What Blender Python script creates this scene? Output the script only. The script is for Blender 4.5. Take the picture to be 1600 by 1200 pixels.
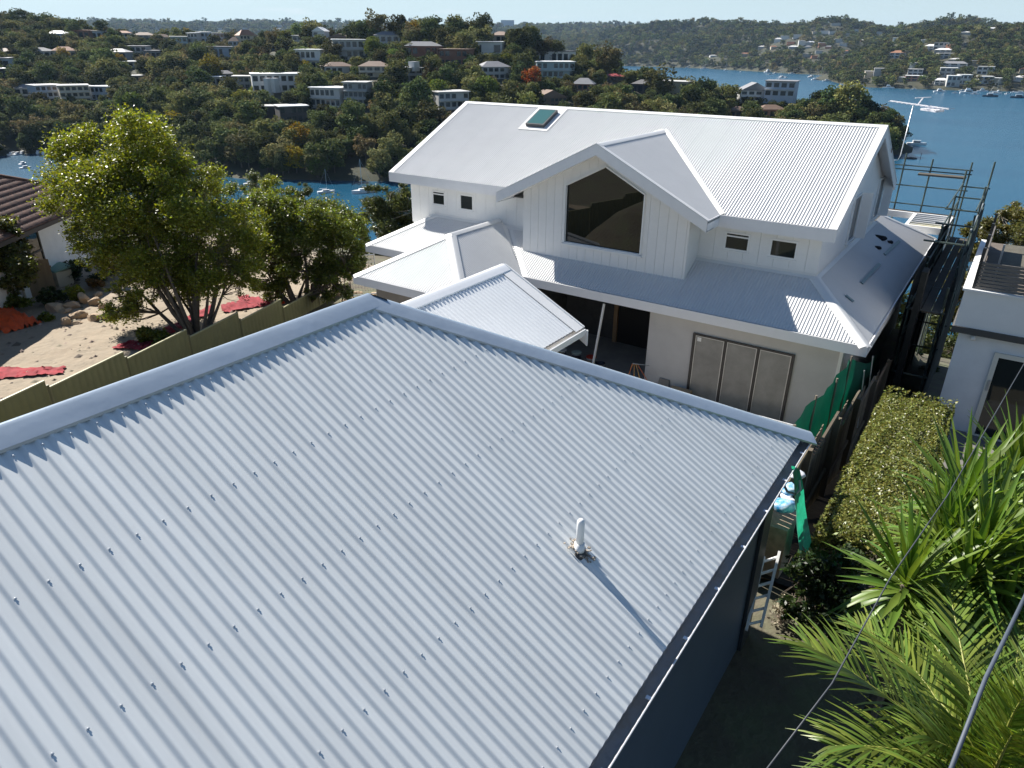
import bpy, math, random
import numpy as np
from mathutils import Vector, Matrix

# ---------------------------------------------------------------- camera, sky, sun
scn = bpy.context.scene
for o in list(bpy.data.objects): bpy.data.objects.remove(o)
COL = scn.collection
R = math.radians
CAM = np.array([4.3195, -4.1203, 1.9487])
FPX, PITCH, PSI, ROLL = 1114.1, 0.4418, 0.5994, 0.0073     # photo px (1600 wide), radians
def _basis():
    fh = np.array([-math.sin(PSI), math.cos(PSI), 0]); r = np.array([math.cos(PSI), math.sin(PSI), 0]); up = np.array([0, 0, 1.])
    F = fh*math.cos(PITCH)-up*math.sin(PITCH); U = fh*math.sin(PITCH)+up*math.cos(PITCH)
    return F, r*math.cos(ROLL)+U*math.sin(ROLL), -r*math.sin(ROLL)+U*math.cos(ROLL)
BF, BR, BU = _basis()
cam = bpy.data.objects.new('camera', bpy.data.cameras.new('camera')); COL.objects.link(cam)
M = Matrix(((BR[0], BU[0], -BF[0], CAM[0]), (BR[1], BU[1], -BF[1], CAM[1]), (BR[2], BU[2], -BF[2], CAM[2]), (0, 0, 0, 1)))
cam.matrix_world = M
cam.data.sensor_width = 36; cam.data.lens = FPX/1600*36; cam.data.clip_start = .05; cam.data.clip_end = 30000
scn.camera = cam

SUN_EL, SUN_AZ_OFF = R(39.8), R(8.0)
to_sun = Vector((-math.cos(SUN_EL)*math.cos(SUN_AZ_OFF), math.cos(SUN_EL)*math.sin(SUN_AZ_OFF), math.sin(SUN_EL)))
world = bpy.data.worlds.new('World'); scn.world = world; world.use_nodes = True
wn = world.node_tree; wn.nodes.clear()
sky = wn.nodes.new('ShaderNodeTexSky'); sky.sky_type = 'NISHITA'; sky.sun_disc = False
sky.sun_elevation = SUN_EL
sky.sun_rotation = math.atan2(to_sun.x, to_sun.y)
sky.altitude = 50; sky.air_density = 1.0; sky.dust_density = 0.0; sky.ozone_density = 3.0
bg = wn.nodes.new('ShaderNodeBackground'); bg.inputs['Strength'].default_value = 0.056
wout = wn.nodes.new('ShaderNodeOutputWorld')
# thin cirrus: streaky noise over the whole dome
tc = wn.nodes.new('ShaderNodeTexCoord'); mp = wn.nodes.new('ShaderNodeMapping'); mp.inputs['Scale'].default_value = (5, 5, 42)
nz = wn.nodes.new('ShaderNodeTexNoise'); nz.inputs['Scale'].default_value = 1.6; nz.inputs['Detail'].default_value = 7; nz.inputs['Roughness'].default_value = .62
rp = wn.nodes.new('ShaderNodeValToRGB'); rp.color_ramp.elements[0].position = .60; rp.color_ramp.elements[1].position = .92
rp.color_ramp.elements[1].color = (.75, .75, .75, 1)
mx = wn.nodes.new('ShaderNodeMixRGB'); mx.inputs['Color2'].default_value = (8.2, 8.8, 9.4, 1)
wn.links.new(tc.outputs['Generated'], mp.inputs['Vector']); wn.links.new(mp.outputs[0], nz.inputs['Vector'])
wn.links.new(nz.outputs['Fac'], rp.inputs[0]); wn.links.new(rp.outputs[0], mx.inputs['Fac'])
sx_ = wn.nodes.new('ShaderNodeSeparateXYZ'); wn.links.new(tc.outputs['Generated'], sx_.inputs[0])
hr = wn.nodes.new('ShaderNodeMapRange'); hr.interpolation_type = 'SMOOTHSTEP'; hr.inputs['From Min'].default_value = .0; hr.inputs['From Max'].default_value = .17; hr.inputs['To Min'].default_value = .9; hr.inputs['To Max'].default_value = 0
wn.links.new(sx_.outputs[2], hr.inputs[0])      # pale air low over the horizon, all the way round
mh = wn.nodes.new('ShaderNodeMixRGB'); mh.inputs['Color2'].default_value = (5.9, 7.5, 8.4, 1); wn.links.new(hr.outputs[0], mh.inputs['Fac']); wn.links.new(sky.outputs[0], mh.inputs['Color1'])
wn.links.new(mh.outputs[0], mx.inputs['Color1']); wn.links.new(mx.outputs[0], bg.inputs['Color']); wn.links.new(bg.outputs[0], wout.inputs[0])
sun = bpy.data.objects.new('sun', bpy.data.lights.new('sun', 'SUN')); COL.objects.link(sun)
sun.data.energy = 5.0; sun.data.angle = R(.53); sun.data.color = (1, .955, .88)
sun.rotation_euler = (-to_sun).to_track_quat('-Z', 'Y').to_euler()
scn.view_settings.view_transform = 'Standard'; scn.view_settings.look = 'None'; scn.view_settings.gamma = 1
scn.view_settings.exposure = 0.95; scn.view_settings.use_curve_mapping = False
scn.render.resolution_x, scn.render.resolution_y = 1024, 768
scn.cycles.max_bounces = 6; scn.cycles.diffuse_bounces = 3; scn.cycles.glossy_bounces = 3; scn.cycles.transmission_bounces = 4; scn.cycles.volume_bounces = 0; scn.cycles.transparent_max_bounces = 6; scn.cycles.caustics_reflective = False; scn.cycles.caustics_refractive = False

# ---------------------------------------------------------------- pixel helpers (a pixel is only a direction)
def ray(px): return BF+BR*(px[0]-800)/FPX-BU*(px[1]-600)/FPX
def at(px, axis, val):
    d = ray(px); return CAM+d*((val-CAM[axis])/d[axis])
def at_d(px, dist): return CAM+ray(px)*dist
def proj(P):
    d = np.asarray(P, float)-CAM; z = d@BF
    return np.stack([800+FPX*(d@BR)/z, 600-FPX*(d@BU)/z], -1), z

# ---------------------------------------------------------------- materials
MATS = {}
def mat(name, col, rough=.6, metal=0, var=.0, scale=8, bump=0, bscale=60, spec=.5, island=0, objvar=0, transl=0, col2=None, coords='Object', stretch=None, bdist=.02):
    if name in MATS: return MATS[name]
    m = bpy.data.materials.new(name); m.use_nodes = True; n = m.node_tree.nodes; L = m.node_tree.links
    b = n['Principled BSDF']; b.inputs['Roughness'].default_value = rough; b.inputs['Metallic'].default_value = metal
    b.inputs['Specular IOR Level'].default_value = spec
    rgb = n.new('ShaderNodeRGB'); rgb.outputs[0].default_value = (*col, 1); out = rgb.outputs[0]
    t = n.new('ShaderNodeTexCoord'); src = t.outputs[coords]
    if stretch:
        mpn = n.new('ShaderNodeMapping'); mpn.inputs['Scale'].default_value = stretch; L.new(src, mpn.inputs[0]); src = mpn.outputs[0]
    if col2 is not None or var:
        nt = n.new('ShaderNodeTexNoise'); nt.inputs['Scale'].default_value = scale; nt.inputs['Detail'].default_value = 6; nt.inputs['Roughness'].default_value = .65
        L.new(src, nt.inputs['Vector'])
        if col2 is not None:
            rr = n.new('ShaderNodeValToRGB'); rr.color_ramp.elements[0].position = .38; rr.color_ramp.elements[1].position = .64
            L.new(nt.outputs['Fac'], rr.inputs[0])
            mxx = n.new('ShaderNodeMixRGB'); mxx.inputs['Color2'].default_value = (*col2, 1)
            L.new(rr.outputs[0], mxx.inputs['Fac']); L.new(out, mxx.inputs['Color1']); out = mxx.outputs[0]
        if var:
            mr = n.new('ShaderNodeMapRange'); mr.inputs['From Min'].default_value = .3; mr.inputs['From Max'].default_value = .7
            mr.inputs['To Min'].default_value = 1-var; mr.inputs['To Max'].default_value = 1+var; L.new(nt.outputs['Fac'], mr.inputs[0])
            hs = n.new('ShaderNodeHueSaturation'); L.new(mr.outputs[0], hs.inputs['Value']); L.new(out, hs.inputs['Color']); out = hs.outputs[0]
    for kind, amt in (('i', island), ('o', objvar)):
        if not amt: continue
        if kind == 'i': g = n.new('ShaderNodeNewGeometry'); rnd = g.outputs['Random Per Island']
        else: g = n.new('ShaderNodeObjectInfo'); rnd = g.outputs['Random']
        mr = n.new('ShaderNodeMapRange'); mr.inputs['To Min'].default_value = 1-amt; mr.inputs['To Max'].default_value = 1+amt; L.new(rnd, mr.inputs[0])
        ma = n.new('ShaderNodeMath'); ma.operation = 'MULTIPLY'; ma.inputs[1].default_value = 7.31; L.new(rnd, ma.inputs[0])
        fr = n.new('ShaderNodeMath'); fr.operation = 'FRACT'; L.new(ma.outputs[0], fr.inputs[0])
        mh = n.new('ShaderNodeMapRange'); mh.inputs['To Min'].default_value = .5-amt*.07; mh.inputs['To Max'].default_value = .5+amt*.05; L.new(fr.outputs[0], mh.inputs[0])
        hs = n.new('ShaderNodeHueSaturation'); L.new(mr.outputs[0], hs.inputs['Value']); L.new(mh.outputs[0], hs.inputs['Hue']); L.new(out, hs.inputs['Color']); out = hs.outputs[0]
    L.new(out, b.inputs['Base Color'])
    if bump:
        nb = n.new('ShaderNodeTexNoise'); nb.inputs['Scale'].default_value = bscale; nb.inputs['Detail'].default_value = 5; L.new(src, nb.inputs['Vector'])
        bn = n.new('ShaderNodeBump'); bn.inputs['Strength'].default_value = bump; bn.inputs['Distance'].default_value = bdist
        L.new(nb.outputs['Fac'], bn.inputs['Height']); L.new(bn.outputs[0], b.inputs['Normal'])
    if transl:
        tr = n.new('ShaderNodeBsdfTranslucent'); hs = n.new('ShaderNodeHueSaturation'); hs.inputs['Value'].default_value = 1.5; hs.inputs['Saturation'].default_value = 1.1; hs.inputs['Hue'].default_value = .485
        L.new(out, hs.inputs['Color']); L.new(hs.outputs[0], tr.inputs[0])
        ms = n.new('ShaderNodeMixShader'); ms.inputs[0].default_value = transl
        L.new(b.outputs[0], ms.inputs[1]); L.new(tr.outputs[0], ms.inputs[2]); L.new(ms.outputs[0], n['Material Output'].inputs[0])
    MATS[name] = m; return m
def glass(name, tint=(.02, .025, .025), rough=.03, spec=.6):
    return mat(name, tint, rough, 0, spec=spec)
WHITE = mat('white_steel_roof', (.64, .64, .635), .45, var=.03, scale=1.5, bump=.03, bscale=9)
WCAP = mat('white_flashing', (.72, .72, .71), .4, var=.02, scale=3, bump=.04, bscale=6)
GREY = mat('garage_steel_roof', (.69, .715, .715), .38, var=.07, scale=1.6, bump=.03, bscale=6, spec=.5, objvar=.025, stretch=(.35, 3.2, .5))
GCAP = mat('garage_capping', (.44, .51, .58), .18, .35, var=.05, scale=2.5, bump=.7, bscale=1.1, spec=.7, bdist=.03)
GUT = mat('gutter_grey', (.60, .60, .59), .4, var=.3, scale=6, col2=(.38, .34, .29))
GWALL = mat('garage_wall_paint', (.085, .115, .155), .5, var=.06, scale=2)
PAINT = mat('white_paint', (.80, .795, .78), .55, var=.025, scale=4, bump=.02)
FASC = mat('fascia_paint', (.78, .78, .79), .45, var=.03, scale=2.5)
RENDER = mat('raw_render', (.60, .59, .585), .85, var=.12, scale=1.3, col2=(.47, .46, .455), bump=.15, bscale=40)
DARKW = mat('dark_frame', (.03, .03, .032), .45, var=.2, scale=9)
GLASS = glass('dark_window_glass')
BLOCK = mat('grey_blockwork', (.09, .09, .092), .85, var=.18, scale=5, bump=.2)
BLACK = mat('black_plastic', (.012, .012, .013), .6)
TIMBER = mat('pine_timber', (.34, .22, .12), .7, var=.2, scale=3, stretch=(1, 1, .2))
GALV = mat('galvanised_steel', (.5, .52, .54), .35, .6, var=.1, scale=10)
LINE = mat('dark_joint', (.10, .10, .10), .8)

# ---------------------------------------------------------------- mesh building
def mesh_np(name, V, Fq, mats, smooth=False, midx=None):
    me = bpy.data.meshes.new(name); V = np.asarray(V, np.float32); Fq = np.asarray(Fq, np.int32)
    me.vertices.add(len(V)); me.vertices.foreach_set('co', V.ravel())
    k = Fq.shape[1]; me.loops.add(Fq.size); me.loops.foreach_set('vertex_index', Fq.ravel())
    me.polygons.add(len(Fq)); me.polygons.foreach_set('loop_start', np.arange(0, Fq.size, k, dtype=np.int32))
    me.update(calc_edges=True)
    for m in (mats if isinstance(mats, (list, tuple)) else [mats]): me.materials.append(m)
    if midx is not None: me.polygons.foreach_set('material_index', np.asarray(midx, np.int32))
    if smooth: me.polygons.foreach_set('use_smooth', np.ones(len(Fq), bool))
    me.validate(); return me
class MB:
    def __init__(s): s.v = []; s.f = []; s.mi = []
    def poly(s, pts, m=0):
        i = len(s.v); s.v += [tuple(p) for p in pts]; s.f.append(tuple(range(i, i+len(pts)))); s.mi.append(m); return s
    def prism(s, pts, ext, m=0):
        a = [np.asarray(p, float) for p in pts]; e = np.asarray(ext, float); b = [p+e for p in a]; n = len(a); i = len(s.v)
        s.v += [tuple(p) for p in a+b]
        s.f.append(tuple(range(i+n-1, i-1, -1))); s.f.append(tuple(range(i+n, i+2*n)))
        for k in range(n): s.f.append((i+k, i+(k+1) % n, i+n+(k+1) % n, i+n+k))
        s.mi += [m]*(n+2); return s
    def box(s, p, q, m=0):
        (x0, y0, z0), (x1, y1, z1) = np.minimum(p, q), np.maximum(p, q)
        return s.prism([(x0, y0, z0), (x1, y0, z0), (x1, y1, z0), (x0, y1, z0)], (0, 0, z1-z0), m)
    def obox(s, o, a, b, c, m=0):
        o, a, b = (np.asarray(x, float) for x in (o, a, b)); return s.prism([o, o+a, o+a+b, o+b], c, m)
    def bar(s, p, q, w, h=None, up=(0, 0, 1), m=0):
        p, q = np.asarray(p, float), np.asarray(q, float); h = w if h is None else h
        d = (q-p)/np.linalg.norm(q-p); x = np.cross(d, up)
        if np.linalg.norm(x) < 1e-4: x = np.cross(d, (1, 0, 0))
        x /= np.linalg.norm(x); y = np.cross(x, d)
        return s.prism([p-x*w/2-y*h/2, p+x*w/2-y*h/2, p+x*w/2+y*h/2, p-x*w/2+y*h/2], q-p, m)
    def tube(s, pts, rad, n=8, m=0, cap=True):
        pts = [np.asarray(p, float) for p in pts]; rad = [rad]*len(pts) if np.isscalar(rad) else rad
        i0 = len(s.v); ref = None
        for k, p in enumerate(pts):
            d = pts[min(k+1, len(pts)-1)]-pts[max(k-1, 0)]; d = d/(np.linalg.norm(d)+1e-9)
            if ref is None or abs(ref@d) > .95: ref = np.array([0, 0, 1.]) if abs(d[2]) < .9 else np.array([1., 0, 0])
            x = np.cross(d, ref); x /= np.linalg.norm(x)+1e-9; y = np.cross(d, x); ref = np.cross(x, d) if k == 0 else ref
            for j in range(n):
                t = 2*math.pi*j/n; s.v.append(tuple(p+rad[k]*(x*math.cos(t)+y*math.sin(t))))
        for k in range(len(pts)-1):
            for j in range(n):
                a = i0+k*n+j; b = i0+k*n+(j+1) % n; s.f.append((a, b, b+n, a+n)); s.mi.append(m)
        if cap:
            s.f.append(tuple(range(i0, i0+n))[::-1]); s.f.append(tuple(range(i0+(len(pts)-1)*n, i0+len(pts)*n))); s.mi += [m, m]
        return s
    def lathe(s, prof, o=(0, 0, 0), n=16, m=0):
        i0 = len(s.v)
        for r, z in prof:
            for j in range(n):
                t = 2*math.pi*j/n; s.v.append((o[0]+r*math.cos(t), o[1]+r*math.sin(t), o[2]+z))
        for k in range(len(prof)-1):
            for j in range(n):
                a = i0+k*n+j; b = i0+k*n+(j+1) % n; s.f.append((a, b, b+n, a+n)); s.mi.append(m)
        return s
    def sweep(s, prof, d, m=0):
        i = len(s.v); d = np.asarray(d, float); a = [np.asarray(p, float) for p in prof]
        s.v += [tuple(p) for p in a]+[tuple(p+d) for p in a]; n = len(a)
        for k in range(n-1): s.f.append((i+k, i+k+1, i+n+k+1, i+n+k)); s.mi.append(m)
        return s
    def mesh(s, name, mats, smooth=False):
        me = bpy.data.meshes.new(name); me.from_pydata(s.v, [], s.f)
        for x in (mats if isinstance(mats, (list, tuple)) else [mats]): me.materials.append(x)
        me.polygons.foreach_set('material_index', s.mi)
        if smooth: me.polygons.foreach_set('use_smooth', [True]*len(s.f))
        me.update(); return me
    def build(s, name, mats, parent=None, smooth=False, **k): return link(name, s.mesh(name, mats, smooth), parent, **k)
def link(name, me, parent=None, loc=None, label=None, cat=None, group=None, kind=None):
    o = bpy.data.objects.new(name, me); COL.objects.link(o)
    if parent is not None:
        o.parent = parent
        if loc is None: o.location = -root_loc(parent)
    if loc is not None: o.location = loc
    tag(o, label, cat, group, kind); return o
def root_loc(p):
    v = Vector(p.location)
    while p.parent is not None: p = p.parent; v = v+Vector(p.location)
    return v
def tag(o, label=None, cat=None, group=None, kind=None):
    if label: o['label'] = label
    if cat: o['category'] = cat
    if group: o['group'] = group
    if kind: o['kind'] = kind
    return o
def thing(name, loc, label, cat, group=None):
    o = bpy.data.objects.new(name, None); COL.objects.link(o); o.location = Vector([float(x) for x in loc]); o.empty_display_size = .2
    return tag(o, label, cat, group)
def copy_tree(o, parent=None):
    c = o.copy(); COL.objects.link(c); c.parent = parent
    for ch in list(o.children): copy_tree(ch, c)
    return c

# ---------------------------------------------------------------- corrugated sheeting
PITCH_C = .0762
def interval(poly, a):
    xs = []
    for (a0, s0), (a1, s1) in zip(poly, poly[1:]+poly[:1]):
        if (a0 <= a < a1) or (a1 <= a < a0): xs.append(s0+(s1-s0)*(a-a0)/(a1-a0))
    return (min(xs), max(xs)) if len(xs) >= 2 else None
def sheets(O, a, s, n, poly, m, parent, per=10, amp=.0092, step=8, skew=0.):
    O, a, s, n = (np.asarray(x, float) for x in (O, a, s, n)); W = per*PITCH_C; out = []
    amin = min(p[0] for p in poly); amax = max(p[0] for p in poly); dx = PITCH_C/step
    for k in range(int(math.floor(amin/W)), int(math.ceil(amax/W))):
        V = []; F = []; prev = None
        cols = np.arange(k*W, (k+1)*W+PITCH_C*.45, dx)
        for x in cols:
            iv = interval(poly, min(max(x, amin+1e-5), amax-1e-5)) if amin-dx < x < amax+dx else None
            if iv is None or iv[1]-iv[0] < .01: prev = None; continue
            ph = 2*math.pi*x/PITCH_C; off = amp*math.cos(ph+skew*math.cos(ph))+amp+.0018*(x-k*W)/W
            for sv in iv: V.append(O+a*x+s*sv+n*off)
            i = len(V)-2
            if prev is not None: F.append((prev, prev+1, i+1, i))
            prev = i
        if F: out.append(link('roof_sheet', mesh_np('roof_sheet', V, F, m, True), parent))
    return out
def slab(poly3, th, m, parent, name='roof', down=(0, 0, -1)):
    return MB().prism(poly3, np.asarray(down, float)*th).build(name, m, parent)
def cap_strip(p, q, sideL, sideR, w, m, parent, name='ridge_capping', lift=.036, lip=.019):
    """folded capping from p to q; sideL/sideR: unit vectors down each slope; normals from cross"""
    p, q, l, r = (np.asarray(x, float) for x in (p, q, sideL, sideR)); up = np.array([0, 0, 1.]); mb = MB()
    prof = [l*w+up*lift, l*w*.6+up*(lift+.003), l*.04+up*(lift+.004), l*.015+up*(lift+.001), up*(lift-.004), r*.015+up*(lift+.001), r*.04+up*(lift+.004), r*w*.6+up*(lift+.003), r*w+up*lift]
    c = mb.sweep([p+x for x in prof], q-p).build(name, m, parent, True)
    for e in (l, r): MB().sweep([p+e*w+up*lift, p+e*(w+.002)+up*(lift-lip)], q-p).build('capping_lip', m, c)
    return c
HAZE = 0.00004
# ---------------------------------------------------------------- land and water
ZW = -44.0
def sm(x, a, b):
    t = np.clip((np.asarray(x, float)-a)/(b-a), 0, 1); return t*t*(3-2*t)
def vnoise(x, y, s, seed=0):
    r = np.zeros_like(np.asarray(x, float))
    rg = np.random.RandomState(seed)
    for i in range(6):
        k = rg.uniform(.5, 1.6)/s; th = rg.uniform(0, 6.283); ph = rg.uniform(0, 6.283)
        r = r+np.sin((x*math.cos(th)+y*math.sin(th))*k*6.283+ph)*rg.uniform(.4, 1)
    return r/3.
def zg(u, v):
    u = np.asarray(u, float); v = np.asarray(v, float)
    zr = np.interp(v, [-80, 4, 7, 12, 26, 32, 108, 140], [-3.4, -4.35, -5.3, -6.7, -9.0, -10.8, -48, -52])
    zl = np.interp(v, [-80, 18, 24, 32, 108, 140], [-6.9, -7.3, -8.4, -11, -48, -52])
    zy = np.interp(v, [-80, 3.7, 4.4, 24, 32, 108, 140], [-3.6, -4.3, -6.95, -7.3, -11, -48, -52])
    z = zy+(zr-zy)*sm(u, 2.55, 2.75)
    z = z+(zl-z)*(1-sm(u, -13, -9))
    # far to the left and right the bank drops to the water as well
    z = z+(ZW-3-z)*sm(-u-v*.10, 36, 78)
    z = z+(ZW-3-z)*sm(u-v*.2, 40, 130)
    return z
def grid(name, us, vs, zf, m, kind='structure', **k):
    U, V = np.meshgrid(us, vs); Z = zf(U, V); P = np.stack([U, V, Z], -1).reshape(-1, 3); nu = len(us)
    i = (np.arange(len(vs)-1)[:, None]*nu+np.arange(nu-1)[None]).ravel()
    return link(name, mesh_np(name, P, np.stack([i, i+1, i+nu+1, i+nu], 1), m, True), kind=kind, **k)
SOIL = mat('dark_soil', (.14, .115, .085), .95, var=.35, scale=1.2, col2=(.10, .105, .06), bump=.6, bscale=9, bdist=.05)
uu = np.unique(np.concatenate([np.arange(-170, -30, 6), np.arange(-30, 12, .75), np.arange(12, 160, 6)]))
vv = np.unique(np.concatenate([np.arange(-90, -12, 6), np.arange(-12, 36, .75), np.arange(36, 142, 4)]))
grid('ground', uu, vv, lambda u, v: zg(u, v)+.04*vnoise(u, v, 3, 1), SOIL)

SAND = mat('sandy_ground', (.37, .305, .225), .95, var=.4, scale=2.2, col2=(.25, .20, .145), bump=.7, bscale=5, bdist=.06)
def zsand(u, v):
    e = np.minimum(np.minimum(u+31, -13.2-u-.31*(v-2)), np.minimum(v+9, 20-v))
    return zg(u, v)+.14+.07*vnoise(u, v, 5, 3)+.03*vnoise(u, v, 1.3, 4)-.35*(1-sm(e, -.5, 1.2))
def sand_mesh():
    us = np.arange(-31, -12.4, .3); vs = np.arange(-9, 20, .3)
    return grid('sand_lot', us, vs, zsand, SAND)
sand_mesh()
grid('bounce_sheet', np.arange(-11, 2.5, .7), np.arange(4.6, 12.3, .7), lambda u, v: zg(u, v)+.05, mat('sandy_concrete', (.40, .36, .31), .9, var=.15, scale=1.5))  # unseen pale sheet, added to throw sunlight back onto the house front

grid('mulch_bed', np.arange(2.76, 5.2, .3), np.arange(3.8, 13, .5), lambda u, v: zg(u, v)+.06, mat('dark_mulch', (.035, .028, .02), .95, var=.4, scale=6, bump=.5, bscale=12))  # dark sheet laid as painted shadow between fence and hedge
rgs = np.random.RandomState(12); nst = 1500; su = rgs.uniform(-30, -14, nst); sv = rgs.uniform(-6, 19, nst); sv_ = []; sf_ = []
for a_, b_ in zip(su, sv):
    r_ = abs(rgs.normal(.05, .035))+.02; z_ = float(zsand(a_, b_)); i_ = len(sv_); q_ = rgs.uniform(.6, 1.4, 6)*r_
    sv_ += [(a_-q_[0], b_, z_), (a_, b_-q_[1], z_), (a_+q_[2], b_, z_), (a_, b_+q_[3], z_), (a_+q_[4]*.2, b_, z_+q_[5]*.7)]; sf_ += [(i_, i_+1, i_+4), (i_+1, i_+2, i_+4), (i_+2, i_+3, i_+4), (i_+3, i_, i_+4)]
link('rubble', mesh_np('rubble', sv_, sf_, mat('rubble_stone', (.26, .21, .16), .9, island=.6)), kind='stuff', label='scattered stones and clods on the sandy lot', cat='rubble')
wm = mat('harbour_water', (.008, .066, .125), .24, spec=.24, bump=.6, bscale=1.1, coords='Generated', bdist=.12, col2=(.012, .085, .15), scale=.02, stretch=(.35, 1.2, 1))
def water():
    m = wm; n = m.node_tree.nodes
    for x in n:
        if x.type == 'TEX_COORD': tcn = x
    L = m.node_tree.links
    mp_ = [q for q in n if q.type == 'MAPPING'][0]; L.new(tcn.outputs['Object'], mp_.inputs[0])
    for x in list(n):
        if x.type == 'TEX_NOISE':
            for l in list(x.inputs['Vector'].links): L.remove(l)
            mpp = [q for q in n if q.type == 'MAPPING'][0]; L.new(mpp.outputs[0] if x.inputs['Scale'].default_value < .5 else tcn.outputs['Object'], x.inputs['Vector'])
    mb = MB(); mb.poly([(-9000, -400, ZW), (6000, -400, ZW), (6000, 9000, ZW), (-9000, 9000, ZW)])
    return mb.build('water', m, kind='structure')
water()

# polar land: azimuth measured from +Y, positive to +X
def pol(az, D): return CAM[0]+np.sin(np.radians(az))*D, CAM[1]+np.cos(np.radians(az))*D
def topol(u, v):
    return np.degrees(np.arctan2(u-CAM[0], v-CAM[1])), np.hypot(u-CAM[0], v-CAM[1])
def elev_z(D, y, x):     # height of a pixel row at distance D
    X = ray((x, y)); return CAM[2]+D*X[2]/math.hypot(X[0], X[1])
FOREST = mat('forest_floor', (.035, .042, .022), .95, var=.4, scale=.05, col2=(.05, .045, .025))
class Land:
    def __init__(s, name, az, D0, D1, H1, D2, nz=1., pw=.8):
        s.name = name; s.az = az; s.t = (D0, D1, H1, D2); s.pw = pw; s.nz = nz; s.seed = len(name); s.ns = 90 if nz < 1 else 330
    def z(s, u, v):
        a, D = topol(u, v); D0, D1, H1, D2 = (np.interp(a, s.az, t) for t in s.t)
        t = np.clip((D-D0)/(D1-D0), 0, 1); b = np.clip((D-D1)/(D2-D1), 0, 1)
        k = np.where(D < D1, t**s.pw, 1-b**1.5)
        z = ZW-1.5+(H1-ZW+1.5)*k+s.nz*vnoise(u, v, s.ns, s.seed)*np.clip(4*t*(1-b), 0, 1)*4
        z = np.where(D < D0, ZW-1.5-(D0-D)*.05, z)
        return z
    def build(s, na=160, nd=60):
        az = np.linspace(s.az[0], s.az[-1], na); V = []
        for a in az:
            D0, D1, H1, D2 = (np.interp(a, s.az, t) for t in s.t)
            D = np.concatenate([np.linspace(D0-4, D1, nd), np.linspace(D1, D2+4, nd//2)[1:]])
            u, v = pol(a, D); V.append(np.stack([u, v, s.z(u, v)], -1))
        V = np.array(V); nn = V.shape[1]; i = (np.arange(na-1)[:, None]*nn+np.arange(nn-1)[None]).ravel()
        s.o = link(s.name, mesh_np(s.name, V.reshape(-1, 3), np.stack([i, i+1, i+nn+1, i+nn], 1), FOREST, True), kind='structure'); return s
    def hit(s, px, lift=0):
        d = ray(px); d = d/math.hypot(d[0], d[1]); a = math.degrees(math.atan2(d[0], d[1]))
        D0 = np.interp(a, s.az, s.t[0]); D1 = np.interp(a, s.az, s.t[1]); Ds = np.linspace(D0, D1*1.02, 400)
        P = CAM+d[None]*Ds[:, None]; below = P[:, 2]-lift < s.z(P[:, 0], P[:, 1])
        i = int(np.argmax(below)) if below.any() else len(Ds)-1
        return P[i], Ds[i]
# headland across the inlet (left and centre of the picture)
hz = lambda x, y, D, tree=9: elev_z(D, y, x)-tree
L1 = Land('headland_hill',
    [-92, -69, -66, -60, -55, -50, -45, -40, -35, -30, -25, -20, -15, -11, -8.2, -6.2],
    [430, 402, 404, 345, 292, 282, 275, 277, 285, 295, 305, 325, 352, 372, 390, 402],
    [720, 700, 700, 680, 640, 560, 500, 490, 490, 480, 470, 460, 450, 440, 430, 420],
    [hz(0, 30, 720), hz(0, 26, 700), hz(60, 30, 700), hz(210, 50, 680), hz(360, 55, 640), hz(480, 50, 560), hz(590, 44, 500), hz(690, 42, 490), hz(790, 52, 490), hz(890, 84, 480), hz(1000, 116, 470), hz(1110, 140, 460), hz(1230, 156, 450), hz(1310, 164, 440), hz(1370, 172, 430), ZW-1],
    [1300, 1250, 1250, 1200, 1100, 1000, 900, 820, 760, 700, 640, 600, 560, 520, 470, 440], nz=.5).build(220, 60)
L2 = Land('far_shore_hill_right',
    [-13.6, -12.4, -11, -9, -7, -5, -3, -1, 1.5, 5, 14, 26],
    [1180, 1165, 1140, 1125, 1118, 1115, 1120, 1135, 1150, 1180, 1250, 1300],
    [1240, 1400, 1550, 1650, 1700, 1700, 1700, 1700, 1720, 1750, 1800, 1850],
    [ZW-1, hz(1290, 112, 1400), hz(1325, 92, 1550), hz(1375, 66, 1650), hz(1430, 46, 1700), hz(1480, 36, 1700), hz(1530, 42, 1700), hz(1590, 40, 1700), hz(1600, 34, 1720), hz(1600, 34, 1750), hz(1600, 30, 1800), hz(1600, 30, 1800)],
    [1300, 1700, 2000, 2200, 2300, 2300, 2300, 2300, 2300, 2300, 2400, 2400], nz=3.).build(110, 44)
L3 = Land('far_shore_hill',
    [-34, -30, -27, -24, -21, -18, -15, -12, -8, -4, 4, 14],
    [2260, 2230, 2180, 2120, 2020, 1850, 1700, 1600, 1600, 1650, 1700, 1800],
    [2900, 2850, 2800, 2750, 2700, 2650, 2550, 2500, 2500, 2550, 2600, 2700],
    [hz(830, 80, 2900), hz(890, 66, 2850), hz(960, 50, 2800), hz(1030, 40, 2750), hz(1090, 38, 2700), hz(1150, 38, 2650), hz(1220, 40, 2550), hz(1290, 38, 2500), hz(1380, 42, 2500), hz(1480, 40, 2500), hz(1600, 40, 2600), hz(1600, 40, 2600)],
    [3500]*12, nz=6.).build(120, 40)
L4 = Land('far_plateau',
    [-100, -72, -62, -54, -46, -40, -34, -28, -22, -10, 10, 24],
    [2300, 2300, 2300, 2400, 2500, 2600, 2600, 2700, 3000, 3400, 3400, 3400],
    [4200]*12,
    [hz(0, 44, 4200), hz(0, 44, 4200), hz(180, 38, 4200), hz(330, 37, 4200), hz(560, 39, 4200), hz(700, 41, 4200), hz(800, 42, 4200), hz(930, 40, 4200), hz(1060, 42, 4200), hz(1300, 46, 4200), hz(1600, 48, 4200), hz(1600, 48, 4200)],
    [7000]*12, nz=3., pw=.6).build(140, 40)
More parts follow.
